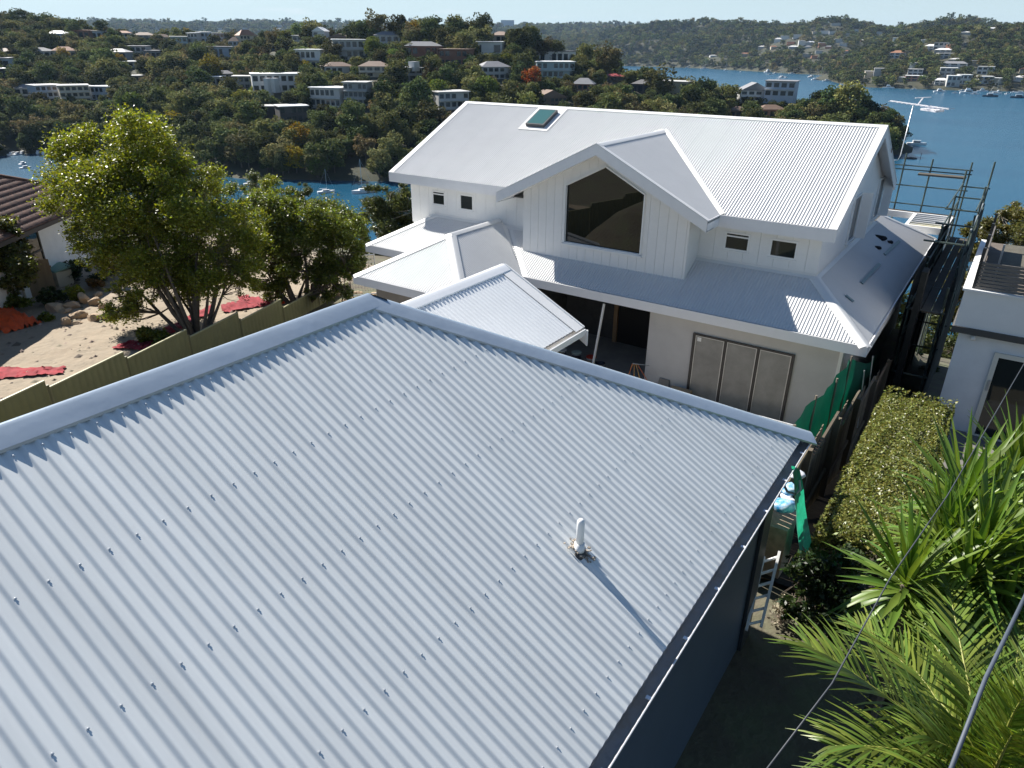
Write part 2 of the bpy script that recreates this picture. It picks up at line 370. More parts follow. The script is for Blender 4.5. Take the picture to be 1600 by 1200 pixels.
# ---------------------------------------------------------------- garage in the foreground
TH = .5086; ct, st, tt = math.cos(TH), math.sin(TH), math.tan(TH); GW = 3.147; GB = -10.5
ZG = -4.35
gar = thing('garage', (0, -3, ZG), 'hip roofed garage with pale grey corrugated steel roof and dark blue grey side wall', 'garage')
Zr = lambda u: -abs(u)*tt
wb = MB(); e = .06
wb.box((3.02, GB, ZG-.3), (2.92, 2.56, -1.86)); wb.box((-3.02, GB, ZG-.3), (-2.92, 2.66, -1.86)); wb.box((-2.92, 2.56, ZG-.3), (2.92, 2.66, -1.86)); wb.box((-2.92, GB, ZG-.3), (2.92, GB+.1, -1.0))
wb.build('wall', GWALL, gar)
MB().box((3.028, 2.40, ZG-.3), (3.06, 2.72, -1.9)).build('corner_trim', mat('dark_trim', (.045, .05, .055), .5), gar)
MB().box((2.86, 2.78, -3.75), (2.99, 2.95, -1.9)).build('downpipe', PAINT, gar)
und = -.03
gr = MB()
for P in ([(.0, GB, und), (0, 0, und), (GW-.02, GW-.02, Zr(GW)+und), (GW-.02, GB, Zr(GW)+und)], [(0, 0, und), (0, GB, und), (-GW+.02, GB, Zr(GW)+und), (-GW+.02, GW-.02, Zr(GW)+und)], [(0, 0, und), (-GW+.02, GW-.02, Zr(GW)+und), (GW-.02, GW-.02, Zr(GW)+und)]):
    gr.prism(P, (0, 0, -.02))
groof = gr.build('roof', GUT, gar)
SL = GW/ct
sheets((0, 0, 0), (0, 1, 0), (ct, 0, -st), (st, 0, ct), [(GB, .02), (0, .02), (GW, SL), (GB, SL)], GREY, groof, step=12, amp=.0086, skew=.55)
sheets((0, 0, 0), (0, 1, 0), (-ct, 0, -st), (-st, 0, ct), [(GB, .02), (0, .02), (GW, SL), (GB, SL)], GREY, groof, step=6)
sheets((0, 0, 0), (1, 0, 0), (0, ct, -st), (0, st, ct), [(-GW, SL), (0, .02), (GW, SL)], GREY, groof, step=6)
cap_strip((0, GB, 0), (0, .015, 0), (ct, 0, -st), (-ct, 0, -st), .172, GCAP, groof)
def hip_cap(apex, du, dv, L, w, m, parent, tana, lift=.034, name='hip_capping'):
    """hip running in plan (du,dv) (+-1) over plan run L"""
    h = np.array([du, dv, -tana]); p = np.asarray(apex, float); q = p+h*L
    hn = h/np.linalg.norm(h)
    a = np.array([du, 0, -tana]); a = a-hn*(a@hn); a /= np.linalg.norm(a)      # on the plane facing du
    b = np.array([0, dv, -tana]); b = b-hn*(b@hn); b /= np.linalg.norm(b)
    return cap_strip(p, q, a, b, w, m, parent, name, lift)
for du in (1, -1): hip_cap((0, 0, 0), du, 1, GW+.05, .172, GCAP, groof, tt, .034)
# roofing screws: rows across the sheets, on every second crest
sc = MB(); sc.lathe([(.0001, .0), (.0085, .0), (.0085, .0015), (.0048, .002), (.0044, .0058), (.002, .0066), (.0001, .0066)], n=7)
SCREW = mat('screw_head', (.55, .58, .61), .4, .2)
scm = sc.mesh('roof_screw', SCREW); cnt = 0
rot = Matrix(((ct, 0, st), (0, 1, 0), (-st, 0, ct))).to_quaternion()
for ri, sdist in enumerate((.21, .98, 1.72, 2.50, 3.40)):
    for k in range(-38, 21):
        v = (2*k)*PITCH_C+(PITCH_C if ri % 2 else 0); u = sdist*ct
        if v > u-.2*(ri > 0)-.02 or v < -4.6 or cnt >= 290: continue
        o = link('roof_screw', scm, groof, loc=(0, 0, 0)); o.rotation_mode = 'QUATERNION'; o.rotation_quaternion = rot
        P = Vector((u+st*.0185, v, -u*tt+ct*.0185)); o.location = P-root_loc(groof); cnt += 1
# gutter along the right eave
gz = Zr(GW)
gm = MB(); g0 = np.array([GW-.02, GB, gz-.045])
prof = [g0, g0+(0, 0, -.075), g0+(.07, 0, -.08), g0+(.092, 0, -.07), g0+(.100, 0, -.025), g0+(.110, 0, -.012), g0+(.104, 0, -.004), g0+(.096, 0, -.014)]
gm.sweep(prof, (0, GW-GB+.06, 0)); gm.poly([p+(0, GW-GB+.06, 0) for p in prof[:5]])
gut = gm.build('gutter', GUT, gar)
MB().tube([g0+(.106, 0, -.006), g0+(.106, GW-GB+.06, -.006)], .0065, 8).build('gutter_bead', mat('bare_bead', (.75, .76, .78), .22, .3), gut)
for k in range(24):
    v = GW-.35-k*.62
    MB().box((GW+.045, v-.014, gz-.056), (GW+.086, v+.014, gz-.050)).build('gutter_bracket', mat('bracket_zinc', (.8, .81, .82), .3, .2), gut)
# slotted gutter on the far eave, seen over the lower end of the hip
fm = MB(); f0 = np.array([-GW, GW+.03, gz-.03]); fprof = [f0, f0+(0, .0, -.1), f0+(0, .11, -.11), f0+(0, .125, .012), f0+(0, .10, .02)]
fm.sweep(fprof, (GW*2-.16, 0, 0)); fm.poly([p+(GW*2-.16, 0, 0) for p in fprof[:4]])
fg = fm.build('far_gutter', PAINT, gar)
for k in range(12):
    u = GW-.55-k*.13; MB().box((u, GW+.1305, gz-.028), (u+.07, GW+.160, gz-.0175)).build('slot', LINE, fg)
MB().prism([(-GW, GW-.02, gz-.05), (GW, GW-.02, gz-.05), (GW, GW+.03, gz-.05), (-GW, GW+.03, gz-.05)], (0, 0, -.17)).build('fascia', PAINT, gar)
MB().box((GW-.05, GB, gz-.22), (GW-.022, GW-.03, gz-.05)).build('side_fascia', mat('fascia_grey', (.42, .45, .48), .5), gar)

# vent pipe
vb = np.array([2.40, -.438, -1.338])
pipe = thing('vent_pipe', vb, 'white plastic vent pipe standing on the grey corrugated garage roof', 'vent pipe')
VP = mat('white_pvc', (.80, .80, .79), .35)
MB().lathe([(.0001, .29), (.014, .29), (.025, .276), (.0285, .255), (.0285, .045), (.0001, .045)], vb, 20).build('pipe', VP, pipe, True)
MB().lathe([(.0285, .085), (.0365, .085), (.0365, .056), (.0385, .054), (.0385, .01), (.0001, .01)], vb, 20).build('collar', VP, pipe, True)
rg = random.Random(5); fl = MB()
for k in range(90):
    a = rg.uniform(0, 6.28); r = abs(rg.gauss(.055, .026)); p = vb+(math.cos(a)*r*1.1, math.sin(a)*r*.75, 0); p[2] = -p[0]*tt+.02; s = rg.uniform(.008, .02)
    fl.obox(p, (s, rg.uniform(-.01, .01), rg.uniform(-.008, .008)), (rg.uniform(-.006, .006), s*.7, .002), (0, 0, s*.5))
MB().lathe([(.0001, .03), (.03, .025), (.06, .0), (.066, -.03)], vb, 14).build('flashing_boot', mat('lead_boot', (.07, .065, .06), .8), pipe, True)
fl.build('mortar_crumbs', mat('mortar_crumbs', (.33, .28, .23), .95, var=.3, scale=30), pipe, kind='stuff')

# gabled entry roof running off the far side of the garage
lr = thing('entry_porch', (-1.69, 4, ZG-2), 'small gabled porch roof of pale corrugated steel behind the garage hip', 'porch')
LU, LZ, LV0, LV1 = -1.69, -1.03, 1.2, 4.42; LHW = 1.36; tl = .50; al = math.atan(tl); cl, sl = math.cos(al), math.sin(al)
lb = MB()
for sgn in (1, -1):
    lb.prism([(LU, LV0, LZ-.02), (LU, LV1, LZ-.02), (LU+sgn*LHW, LV1, LZ-LHW*tl-.02), (LU+sgn*LHW, LV0, LZ-LHW*tl-.02)], (0, 0, -.03))
lroof = lb.build('roof', GUT, lr)
PGREY = mat('porch_steel_roof', (.84, .85, .85), .36, var=.03, scale=2, spec=.5)
for sgn in (1, -1):
    sheets((LU, 0, LZ), (0, 1, 0), (sgn*cl, 0, -sl), (sgn*sl, 0, cl), [(LV0, .02), (LV1-.02, .02), (LV1-.02, LHW/cl), (LV0, LHW/cl)], PGREY, lroof)
cap_strip((LU, LV0, LZ), (LU, LV1+.02, LZ), (cl, 0, -sl), (-cl, 0, -sl), .15, mat('porch_capping', (.82, .83, .84), .3, var=.03, scale=2), lroof)
for sgn in (1, -1):
    d = np.array([sgn*LHW*1.03, 0, -LHW*1.03*tl]); p = np.array([LU, LV1, LZ]); nn = np.array([sgn*sl, 0, cl])
    MB().sweep([p+(0, -.20, 0)+nn*.019, p+(0, -.19, 0)+nn*.024, p+(0, .0, 0)+nn*.026, p+(0, .005, 0)+nn*.044, p+(0, .028, 0)+nn*.044, p+(0, .03, -.17)], d).build('barge_capping', PAINT, lroof)
ez = LZ-LHW*tl
MB().sweep([(LU+LHW-.02, LV0, ez-.02), (LU+LHW, LV0, ez-.10), (LU+LHW+.09, LV0, ez-.105), (LU+LHW+.105, LV0, ez-.005), (LU+LHW+.09, LV0, ez)], (0, LV1-LV0-.02, 0)).build('gutter', PAINT, lroof)
MB().prism([(LU+LHW-.28, LV1-.01, ez-.02), (LU+LHW+.13, LV1-.01, ez-.02), (LU+LHW+.13, LV1-.01, ez-.26)], (0, .022, 0)).build('barge_end', PAINT, lroof)
for u in (LU-1.1, LU+1.0): MB().box((u-.05, LV1-.35, ZG-2.6), (u+.05, LV1-.25, ez+.1)).build('post', PAINT, lr)
# ---------------------------------------------------------------- white two-storey house
uE, vE, zE, SD, SH, vR, uL = 2.488, 12.849, -4.182, 1.69, .932, 25.45, -13.35
ub, ua, v1, z1, v2, z2 = 1.148, -13.287, 14.145, -1.945, 18.466, .072
WV, WU, WUL, WVB = 14.54, .80, -12.70, 22.40
ta = SH/SD; ca = math.cos(math.atan(ta)); sa = math.sin(math.atan(ta)); zT = zE+SH
tb = (z2-z1)/(v2-v1); cb = math.cos(math.atan(tb)); sb = math.sin(math.atan(tb))
ZF = -6.95
hs = thing('white_house', (-5.5, 18, ZF), 'new white two storey house with white corrugated roofs and gabled front window', 'house')
def onplane(px, O, n):
    d = ray(px); O = np.asarray(O, float); n = np.asarray(n, float); return CAM+d*(((O-CAM)@n)/(d@n))

# --- upper walls
wl = MB()
wl.box((WUL+.03, WV+.025, zE-.15), (WU-.03, WV+.15, -2.0))
wl.box((WUL+.03, WVB-.15, ZF), (WU-.03, WVB, -2.0))
def gable(u0, u1): wl.prism([(u0, WV+.15, ZF), (u0, WVB-.15, ZF), (u0, WVB-.15, -2.02), (u0, v2, z2-.12), (u0, WV+.15, -2.02)], (u1-u0, 0, 0))
gable(WU-.15, WU-.012); gable(WUL, WUL+.12)
upper = wl.build('wall', PAINT, hs)
def board_wall(parent, v, u0, u1, zlo, zhi, holes=(), bw=.30, th=.022, extra=(), name='cladding_board'):
    reg = list(np.arange(u0, u1, bw))+[u1]
    cuts = sorted(set([round(x, 4) for x in reg]+[round(h[k], 4) for h in holes for k in (0, 1)]+[round(x, 4) for x in extra]))
    groups = {}
    for x0, x1 in zip(cuts, cuts[1:]):
        if x1-x0 < .002 or x0 < u0-1e-3 or x1 > u1+1e-3: continue
        xm = (x0+x1)/2; gi = int((xm-u0)/bw)
        a0 = x0+(.003 if min(abs(x0-r) for r in reg) < 1e-3 else 0); a1 = x1-(.003 if min(abs(x1-r) for r in reg) < 1e-3 else 0)
        hh = [h for h in holes if h[0]-1e-3 < xm < h[1]+1e-3]
        segs = [(zlo, zhi)] if not hh else [(zlo, hh[0][2]), (hh[0][3], zhi)]
        for si, (lo, hi) in enumerate(segs):
            mb = groups.setdefault((gi, si, bool(hh)), MB())
            if hi(xm)-lo(xm) < .01: continue
            mb.prism([(a0, v, lo(a0)), (a1, v, lo(a1)), (a1, v, hi(a1)), (a0, v, hi(a0))], (0, th, 0))
    for mb in groups.values():
        if mb.f: mb.build(name, PAINT, parent)
K = lambda c: (lambda x: c)
FRAME = mat('window_frame_white', (.82, .82, .81), .4)
def window(parent, pts, depth=.05, w=.05, m=FRAME, rail=None, glassm=GLASS, name='window', setback=.015):
    """pts: polygon on a wall plane, counter-clockwise seen from outside"""
    P = [np.asarray(p, float) for p in pts]; n = np.cross(P[1]-P[0], P[2]-P[0]); n /= np.linalg.norm(n); c = sum(P)/len(P); mb = MB()
    inn = []
    for i, p in enumerate(P):
        a = P[i-1]; b = P[(i+1) % len(P)]; e0 = (p-a)/np.linalg.norm(p-a); e1 = (b-p)/np.linalg.norm(b-p)
        n0 = np.cross(n, e0); n1 = np.cross(n, e1); k = w/(1+n0@n1); inn.append(p+(n0+n1)*k)
    for i in range(len(P)):
        j = (i+1) % len(P); mb.prism([P[i], P[j], inn[j], inn[i]], n*depth)
    if rail is not None:
        a = P[0]+(P[-1]-P[0])*rail; b = P[1]+(P[2]-P[1])*rail; mb.prism([a+(b-a)*.04, b-(b-a)*.04, b-(b-a)*.04+(0, 0, w*.8), a+(b-a)*.04+(0, 0, w*.8)], n*(depth*1.3))
    f = mb.build(name, m, parent)
    g = MB(); g.prism([x+n*setback for x in inn], -n*.006); g.build('pane', glassm, f)
    return f
def rect_v(px0, px1, v):
    a = at(px0, 1, v); b = at(px1, 1, v); return min(a[0], b[0]), max(a[0], b[0]), min(a[2], b[2]), max(a[2], b[2])
WINS = [((675, 297), (696, 322.5)), ((718, 302.5), (740, 330.5)), ((1134, 361), (1169, 395)), ((1205, 372), (1243, 407))]
holes = []
for i, (a, b) in enumerate(WINS):
    u0, u1, zl, zh = rect_v(a, b, WV); zh = max(zh, -2.45); holes.append((u0, u1, K(zl), K(zh)))
    window(hs, [(u0, WV+.02, zl), (u1, WV+.02, zl), (u1, WV+.02, zh), (u0, WV+.02, zh)], .035, .045, rail=.74 if i in (0, 2) else None, setback=.01)
    MB().box((u0-.02, WV-.03, zl-.03), (u1+.02, WV+.02, zl-.002)).build('window_sill', FRAME, hs)
board_wall(hs, WV, WUL, WU, K(-3.6), K(-2.18), holes, bw=.40)
# right gable wall: board joints and two tall windows with opened sashes
PAN = mat('gable_panel', (.80, .80, .80), .5)
for k, (a, b) in enumerate(((WV, 17.2), (17.2, 19.8), (19.8, WVB))):
    hi = lambda v: z1+tb*(min(v, 2*v2-v)-v1)-.15
    pts = [(WU-.012, a+.004, -3.4), (WU-.012, b-.004, -3.4), (WU-.012, b-.004, hi(b))]+([(WU-.012, v2, hi(v2))] if a < v2 < b else [])+[(WU-.012, a+.004, hi(a))]
    MB().prism(pts, (.012, 0, 0)).build('gable_panel', PAN, hs)
for (p0, p1, p2, p3) in (((1320, 388), (1331, 380), (1341, 318), (1329, 330)), ((1358, 350), (1369, 342), (1381, 285), (1370, 298))):
    a = at(p0, 0, WU+.002); b = at(p2, 0, WU+.002); lo, hi = min(a[2], b[2]), max(a[2], b[2]); va, vb2 = sorted((at(p0, 0, WU)[1], at(p2, 0, WU)[1]))
    lo, hi = max(lo, -3.2), min(hi, -1.4); vc = (va+vb2)/2; va, vb2 = vc-.45, vc+.45; lo = -3.05; hi = -1.75
    w_ = window(hs, [(WU+.002, va, lo), (WU+.002, vb2, lo), (WU+.002, vb2, hi), (WU+.002, va, hi)], .05, .05, setback=.02)
    MB().obox((WU+.06, vb2, lo), (.26, .10, 0), (0, .04, 0), (0, 0, hi-lo)).build('opened_sash', FRAME, w_)
    MB().box((WU, va-.03, lo-.04), (WU+.09, vb2+.03, lo-.003)).build('window_sill', FRAME, hs)
# --- main roof
mr = MB()
for sg in (1, -1):
    vv_ = v1 if sg > 0 else 2*v2-v1
    mr.prism([(ua+.02, v2, z2-.02), (ub-.02, v2, z2-.02), (ub-.02, vv_, z1-.02), (ua+.02, vv_, z1-.02)], (0, 0, -.03))
mroof = mr.build('main_roof', PAINT, hs)
MS = (v2-v1)/cb
for sg in (1, -1):
    sheets((0, v2, z2), (1, 0, 0), (0, -sg*cb, -sb), (0, sg*-sb, cb) if sg > 0 else (0, sb, cb), [(ua+.1, .02), (ub-.1, .02), (ub-.1, MS-.03), (ua+.1, MS-.03)], WHITE, mroof, amp=.0105)
cap_strip((ua, v2, z2), (ub, v2, z2), (0, -cb, -sb), (0, cb, -sb), .15, WCAP, mroof)
for uu_, du in ((ub, -1), (ua, 1)):
    for sg in (1, -1):
        p = np.array([uu_, v2, z2]); d = np.array([0, -sg*(v2-v1), z1-z2]); nn = np.array([0, -sg*sb, cb])
        MB().sweep([p+(du*.20, 0, 0)+nn*.02, p+(du*.195, 0, 0)+nn*.027, p+(0, 0, 0)+nn*.03, p+nn*.03+(0, 0, -.05)], d).build('barge_capping', WCAP, mroof)
        MB().prism([p+(du*.01, 0, .015), p+(du*.04, 0, .015), p+(du*.04, 0, -.29), p+(du*.01, 0, -.29)], d).build('barge_board', FASC, mroof)
# fascias and soffits of the main roof: front is broken by the gable
DVF, DUL, DUR, DUC, DZ = 13.26, -8.15, -1.70, -4.925, -.35
def fascia(parent, p, q, h, th=.03, top=.02, inward=(0, 1, 0), m=FASC, name='fascia'):
    p, q, i = (np.asarray(x, float) for x in (p, q, inward)); return MB().prism([p+(0, 0, top), p+(0, 0, top-h), p+i*th+(0, 0, top-h), p+i*th+(0, 0, top)], q-p).build(name, m, parent)
fascia(mroof, (ua, v1-.03, z1), (DUL, v1-.03, z1), .31); fascia(mroof, (DUR, v1-.03, z1), (ub, v1-.03, z1), .31)
fascia(mroof, (ua, 2*v2-v1, z1), (ub, 2*v2-v1, z1), .31)
MB().box((ua+.05, v1, z1-.27), (ub-.05, WV+.03, z1-.25)).build('soffit', PAINT, mroof)
# --- gabled front (dormer)
DV = 13.75; dl, dr = -7.53, -2.33; td = (DZ-z1)/(DUR-DUC); cd, sd_ = math.cos(math.atan(td)), math.sin(math.atan(td))
wp = [at(p, 1, DV) for p in ((881, 379), (1001, 398), (1008, 305), (944, 259.5), (885, 287.5))]
wz = (wp[0][2]+wp[1][2])/2; wt = (wp[2][2]+wp[4][2])/2; wu0, wu1 = (wp[0][0]+wp[4][0])/2, (wp[1][0]+wp[2][0])/2; wa = wp[3][2]
wc = (wu0+wu1)/2; apexw = lambda x: wt+(wa-wt)*(1-abs(x-wc)/((wu1-wu0)/2))
gz_ = lambda x: DZ-abs(x-DUC)*td-.2
board_wall(hs, DV, dl, dr, lambda x: -3.95, gz_, [(wu0, wu1, K(wz), apexw)], bw=.27, extra=(wc, DUC))
for x_ in (dl, dr-.06): MB().box((x_, DV+.022, -4.0), (x_+.06, WV+.1, -1.9)).build('return_wall', PAINT, hs)
window(hs, [(wu0, DV+.03, wz), (wu1, DV+.03, wz), (wu1, DV+.03, wt), (wc, DV+.03, wa), (wu0, DV+.03, wt)], .02, .03, glassm=glass('gable_glass', (.012, .014, .012), .015, .8), setback=-.03, name='gable_window')
fr = MB()
ed = [(wu0, wz), (wu1, wz), (wu1, wt), (wc, wa), (wu0, wt)]
for i in range(5):
    (x0, y0), (x1, y1) = ed[i], ed[(i+1) % 5]; fr.bar((x0, DV+.0, y0), (x1, DV+.0, y1), .035, .09, up=(0, 1, 0))
fr.build('gable_window_surround', FRAME, hs)
MB().box((wu0-.06, DV-.07, wz-.06), (wu1+.06, DV+.02, wz-.018)).build('window_sill', FRAME, hs)
dm = MB(); DVb = v1+(DZ-z1)/tb
for sg, ue in ((1, DUR), (-1, DUL)): dm.prism([(DUC, DVF, DZ-.02), (DUC, DVb, DZ-.02), (ue, v1, z1-.02), (ue, DVF, z1-.02)], (0, 0, -.03))
droof = dm.build('gable_roof', PAINT, hs); DS = (DUR-DUC)/cd
for sg in (1, -1):
    sheets((DUC, 0, DZ), (0, 1, 0), (sg*cd, 0, -sd_), (sg*sd_, 0, cd), [(DVF+.1, .02), (DVb, .02), (v1+.02, DS-.03), (DVF+.1, DS-.03)], WHITE, droof)
cap_strip((DUC, DVF, DZ), (DUC, DVb+.1, DZ), (cd, 0, -sd_), (-cd, 0, -sd_), .14, WCAP, droof)
for sg, ue in ((1, DUR), (-1, DUL)):
    p = np.array([DUC, DVF, DZ]); q = np.array([ue, DVF, z1])
    MB().prism([p+(0, -.03, .03), p+(0, 0, .03), p+(0, 0, -.27), p+(0, -.03, -.27)], q-p).build('barge_board', FASC, droof)
    nn = np.array([sg*sd_, 0, cd]); MB().sweep([p+(0, .14, 0)+nn*.02, p+(0, .13, 0)+nn*.026, p+(0, -.03, 0)+nn*.031, p+(0, -.032, 0)], q-p).build('barge_capping', WCAP, droof)
    fascia(droof, (ue, DVF-.02, z1), (ue, v1-.02, z1), .29, inward=(-sg, 0, 0))
    va_ = np.array([DUC, DVb, DZ]); vb_ = np.array([ue, v1, z1]); t_ = (vb_-va_)/np.linalg.norm(vb_-va_); side = np.array([1., 0, 0])*sg; side = side-t_*(side@t_); side /= np.linalg.norm(side)
    MB().sweep([va_+np.array([0, -.02, .02]), va_+side*.09+np.array([0, -.02, .03]), va_+side*.14+np.array([0, -.03, .018])], vb_-va_).build('valley_flashing', mat('weathered_valley', (.70, .70, .66), .6, var=.12, scale=9), droof)
# sloping soffit under the gable
for sg, ue in ((1, DUR), (-1, DUL)): MB().prism([(DUC, DVF, DZ-.22), (ue, DVF, z1-.24), (ue, DV+.02, z1-.24), (DUC, DV+.02, DZ-.22)], (0, 0, -.015)).build('soffit', PAINT, droof)
# skylight
nO = (0, -sb, cb); O_ = (0, v2, z2)
sp = [onplane(p, O_, nO) for p in ((824, 199), (854, 201), (869, 177), (842.5, 176))]
cx = sum(sp)/4; hu = (np.linalg.norm(sp[1]-sp[0])+np.linalg.norm(sp[2]-sp[3]))/4; hv = abs((sp[2]+sp[3]-sp[0]-sp[1])[1])/4/cb
s_ = np.array([0, cb, sb]); a_ = np.array([1., 0, 0]); nv = np.array(nO)
sky_l = MB().obox(cx-a_*(hu+.22)-s_*(hv+.18)+nv*.020, a_*(2*hu+.44), s_*(2*hv+.5), nv*.012).build('skylight_flashing', WCAP, mroof)
MB().obox(cx-a_*hu-s_*hv+nv*.03, a_*2*hu, s_*2*hv, nv*.11).build('skylight', mat('skylight_frame', (.06, .065, .07), .5), mroof)
MB().obox(cx-a_*(hu-.05)-s_*(hv-.05)+nv*.1402, a_*2*(hu-.05), s_*2*(hv-.05), nv*.004).build('skylight_pane', mat('skylight_glass', (.05, .13, .125), .04, spec=.7), mroof)

# --- skirt roof round the ground floor
sk = MB()
cor = lambda u, v, z: (u, v, z-.02)
sk.prism([cor(uL, vE, zE), cor(uE, vE, zE), cor(uE-SD, WV, zT), cor(uL+SD, WV, zT)], (0, 0, -.03))
sk.prism([cor(uE, vE, zE), cor(uE, vR, zE), cor(uE-SD, vR-SD, zT), cor(uE-SD, WV, zT)], (0, 0, -.03))
sk.prism([cor(uL, vE, zE), cor(uL+SD, WV, zT), cor(uL+SD, vR-SD, zT), cor(uL, vR, zE)], (0, 0, -.03))
sk.prism([cor(uL, vR, zE), cor(uL+SD, vR-SD, zT), cor(uE-SD, vR-SD, zT), cor(uE, vR, zE)], (0, 0, -.03))
sroof = sk.build('skirt_roof', PAINT, hs); S1 = SD/ca
sheets((0, WV, zT), (1, 0, 0), (0, -ca, -sa), (0, -sa, ca), [(uL+SD, .02), (uE-SD, .02), (uE-.02, S1-.03), (uL+.02, S1-.03)], WHITE, sroof)
sheets((uE-SD, 0, zT), (0, 1, 0), (ca, 0, -sa), (sa, 0, ca), [(WV, .02), (vR-SD, .02), (vR, S1-.03), (vE, S1-.03)], WHITE, sroof)
sheets((0, vR-SD, zT), (1, 0, 0), (0, ca, -sa), (0, sa, ca), [(uL+SD, .02), (uE-SD, .02), (uE-.02, S1-.03), (uL+.02, S1-.03)], WHITE, sroof, step=5)
hip_cap((uE-SD, WV, zT), 1, -1, SD, .17, WCAP, sroof, ta); hip_cap((uE-SD, vR-SD, zT), 1, 1, SD, .17, WCAP, sroof, ta); hip_cap((uL+SD, WV, zT), -1, -1, SD, .17, WCAP, sroof, ta)
MB().sweep([(uL+SD, WV-.10, zT-.10*ta+.024), (uL+SD, WV-.005, zT+.03), (uL+SD, WV-.004, zT+.09)], (uE-uL-2*SD, 0, 0)).build('wall_flashing', WCAP, sroof)
MB().sweep([(WU+.1, WV, zT-.1*ta+.026), (WU+.006, WV, zT+.03), (WU+.004, WV, zT+.09)], (0, WVB-WV, 0)).build('wall_flashing', WCAP, sroof)
fascia(sroof, (uL, vE-.03, zE), (uE+.03, vE-.03, zE), .25); fascia(sroof, (uE+.03, vE, zE), (uE+.03, vR, zE), .25, inward=(-1, 0, 0)); fascia(sroof, (uL-.03, vE, zE), (uL-.03, vR, zE), .25, inward=(1, 0, 0))
MB().box((uE-.16, vE+.02, zE-.03), (uE, vR-.02, zE-.018)).build('gutter_floor', WCAP, sroof)
MB().box((uL+.05, vE, zE-.22), (uE-.05, 13.5, zE-.20)).build('soffit', PAINT, sroof)
MB().box((2.0, 13.3, zE-.22), (uE-.02, vR-.1, zE-.20)).build('soffit', PAINT, sroof)
# --- wing with hipped end
BU1, BV, Bb = -11.033, 10.033, 2.054; BRu = BU1+Bb; BAv = BV+Bb; BAz = zE+Bb*ta
bw_ = MB()
bw_.prism([cor(BU1, BV, zE), cor(BU1+2*Bb, BV, zE), cor(BRu, BAv, BAz)], (0, 0, -.03))
bw_.prism([cor(BU1+2*Bb, BV, zE), cor(BU1+2*Bb, WV, zE), cor(BRu, WV, BAz), cor(BRu, BAv, BAz)], (0, 0, -.03))
bw_.prism([cor(BU1, BV, zE), cor(BRu, BAv, BAz), cor(BRu, WV, BAz), cor(BU1, WV, zE)], (0, 0, -.03))
broof = bw_.build('wing_roof', PAINT, hs); SB = Bb/ca
sheets((BRu, BAv, BAz), (1, 0, 0), (0, -ca, -sa), (0, -sa, ca), [(0, .02), (Bb-.02, SB-.03), (-Bb+.02, SB-.03)], WHITE, broof)
sheets((BRu, 0, BAz), (0, 1, 0), (ca, 0, -sa), (sa, 0, ca), [(BAv, .02), (WV, .02), (vE+.05, SB-.03), (BV+.02, SB-.03)], WHITE, broof)
sheets((BRu, 0, BAz), (0, 1, 0), (-ca, 0, -sa), (-sa, 0, ca), [(BAv, .02), (WV, .02), (vE+.05, SB-.03), (BV+.02, SB-.03)], WHITE, broof, step=5)
hip_cap((BRu, BAv, BAz), 1, -1, Bb, .17, WCAP, broof, ta); hip_cap((BRu, BAv, BAz), -1, -1, Bb, .17, WCAP, broof, ta)
cap_strip((BRu, BAv, BAz), (BRu, WV, BAz), (ca, 0, -sa), (-ca, 0, -sa), .15, WCAP, broof)
pv = np.array([BRu+Bb, vE, zE]); qv = np.array([BRu, WV+.0, BAz]); qv = np.array([BRu+(zE+Bb*ta-zT)/ta*0+ (BAz-zT)/ta, WV, zT])
MB().sweep([pv+(0, 0, .022), pv+(.12, 0, .026), pv+(.2, .02, .02)], qv-pv).build('valley_flashing', WCAP, broof)
fascia(broof, (BU1, BV-.03, zE), (BU1+2*Bb, BV-.03, zE), .25); fascia(broof, (BU1+2*Bb+.03, BV, zE), (BU1+2*Bb+.03, vE, zE), .25, inward=(-1, 0, 0)); fascia(broof, (BU1-.03, BV, zE), (BU1-.03, vE, zE), .25, inward=(1, 0, 0))
MB().box((BU1+.03, BV+.03, zE-.22), (BU1+2*Bb-.03, vE, zE-.2)).build('soffit', PAINT, broof)
# --- ground floor walls
GREYR = mat('taupe_render', (.24, .22, .20), .85, var=.08, scale=2, bump=.1)
g = MB(); g.box((BU1+.45, BV+.45, ZF-.4), (BU1+2*Bb-.45, 14.4, zE-.2)); gw = g.build('wing_wall', GREYR, hs)
wx0, wx1, wzl, wzh = rect_v((600, 470), (668, 560), BV+.45)
window(hs, [(BU1+1.2, BV+.445, ZF+.2), (BU1+2.9, BV+.445, ZF+.2), (BU1+2.9, BV+.445, -4.95), (BU1+1.2, BV+.445, -4.95)], .04, .05, m=DARKW)
RV = 13.4; RU0 = at((1016, 490), 1, RV)[0]
r = MB(); r.box((RU0, RV, ZF-.4), (2.0, RV+.16, zE-.19)); r.box((1.84, RV+.16, ZF-2.2), (2.0, 24.6, zE-.19)); rw = r.build('rendered_wall', RENDER, hs)
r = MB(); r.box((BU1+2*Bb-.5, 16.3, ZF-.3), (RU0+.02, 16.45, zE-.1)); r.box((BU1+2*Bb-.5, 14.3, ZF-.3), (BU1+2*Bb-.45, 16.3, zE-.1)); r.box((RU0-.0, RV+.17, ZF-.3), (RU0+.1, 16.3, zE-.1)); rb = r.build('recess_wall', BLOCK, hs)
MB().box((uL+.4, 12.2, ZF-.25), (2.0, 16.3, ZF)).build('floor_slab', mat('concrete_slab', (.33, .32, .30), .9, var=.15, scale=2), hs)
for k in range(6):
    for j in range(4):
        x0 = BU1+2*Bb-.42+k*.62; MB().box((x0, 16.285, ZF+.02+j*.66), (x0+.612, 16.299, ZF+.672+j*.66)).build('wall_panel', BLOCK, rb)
du0 = at((962, 520), 1, 16.2)[0]
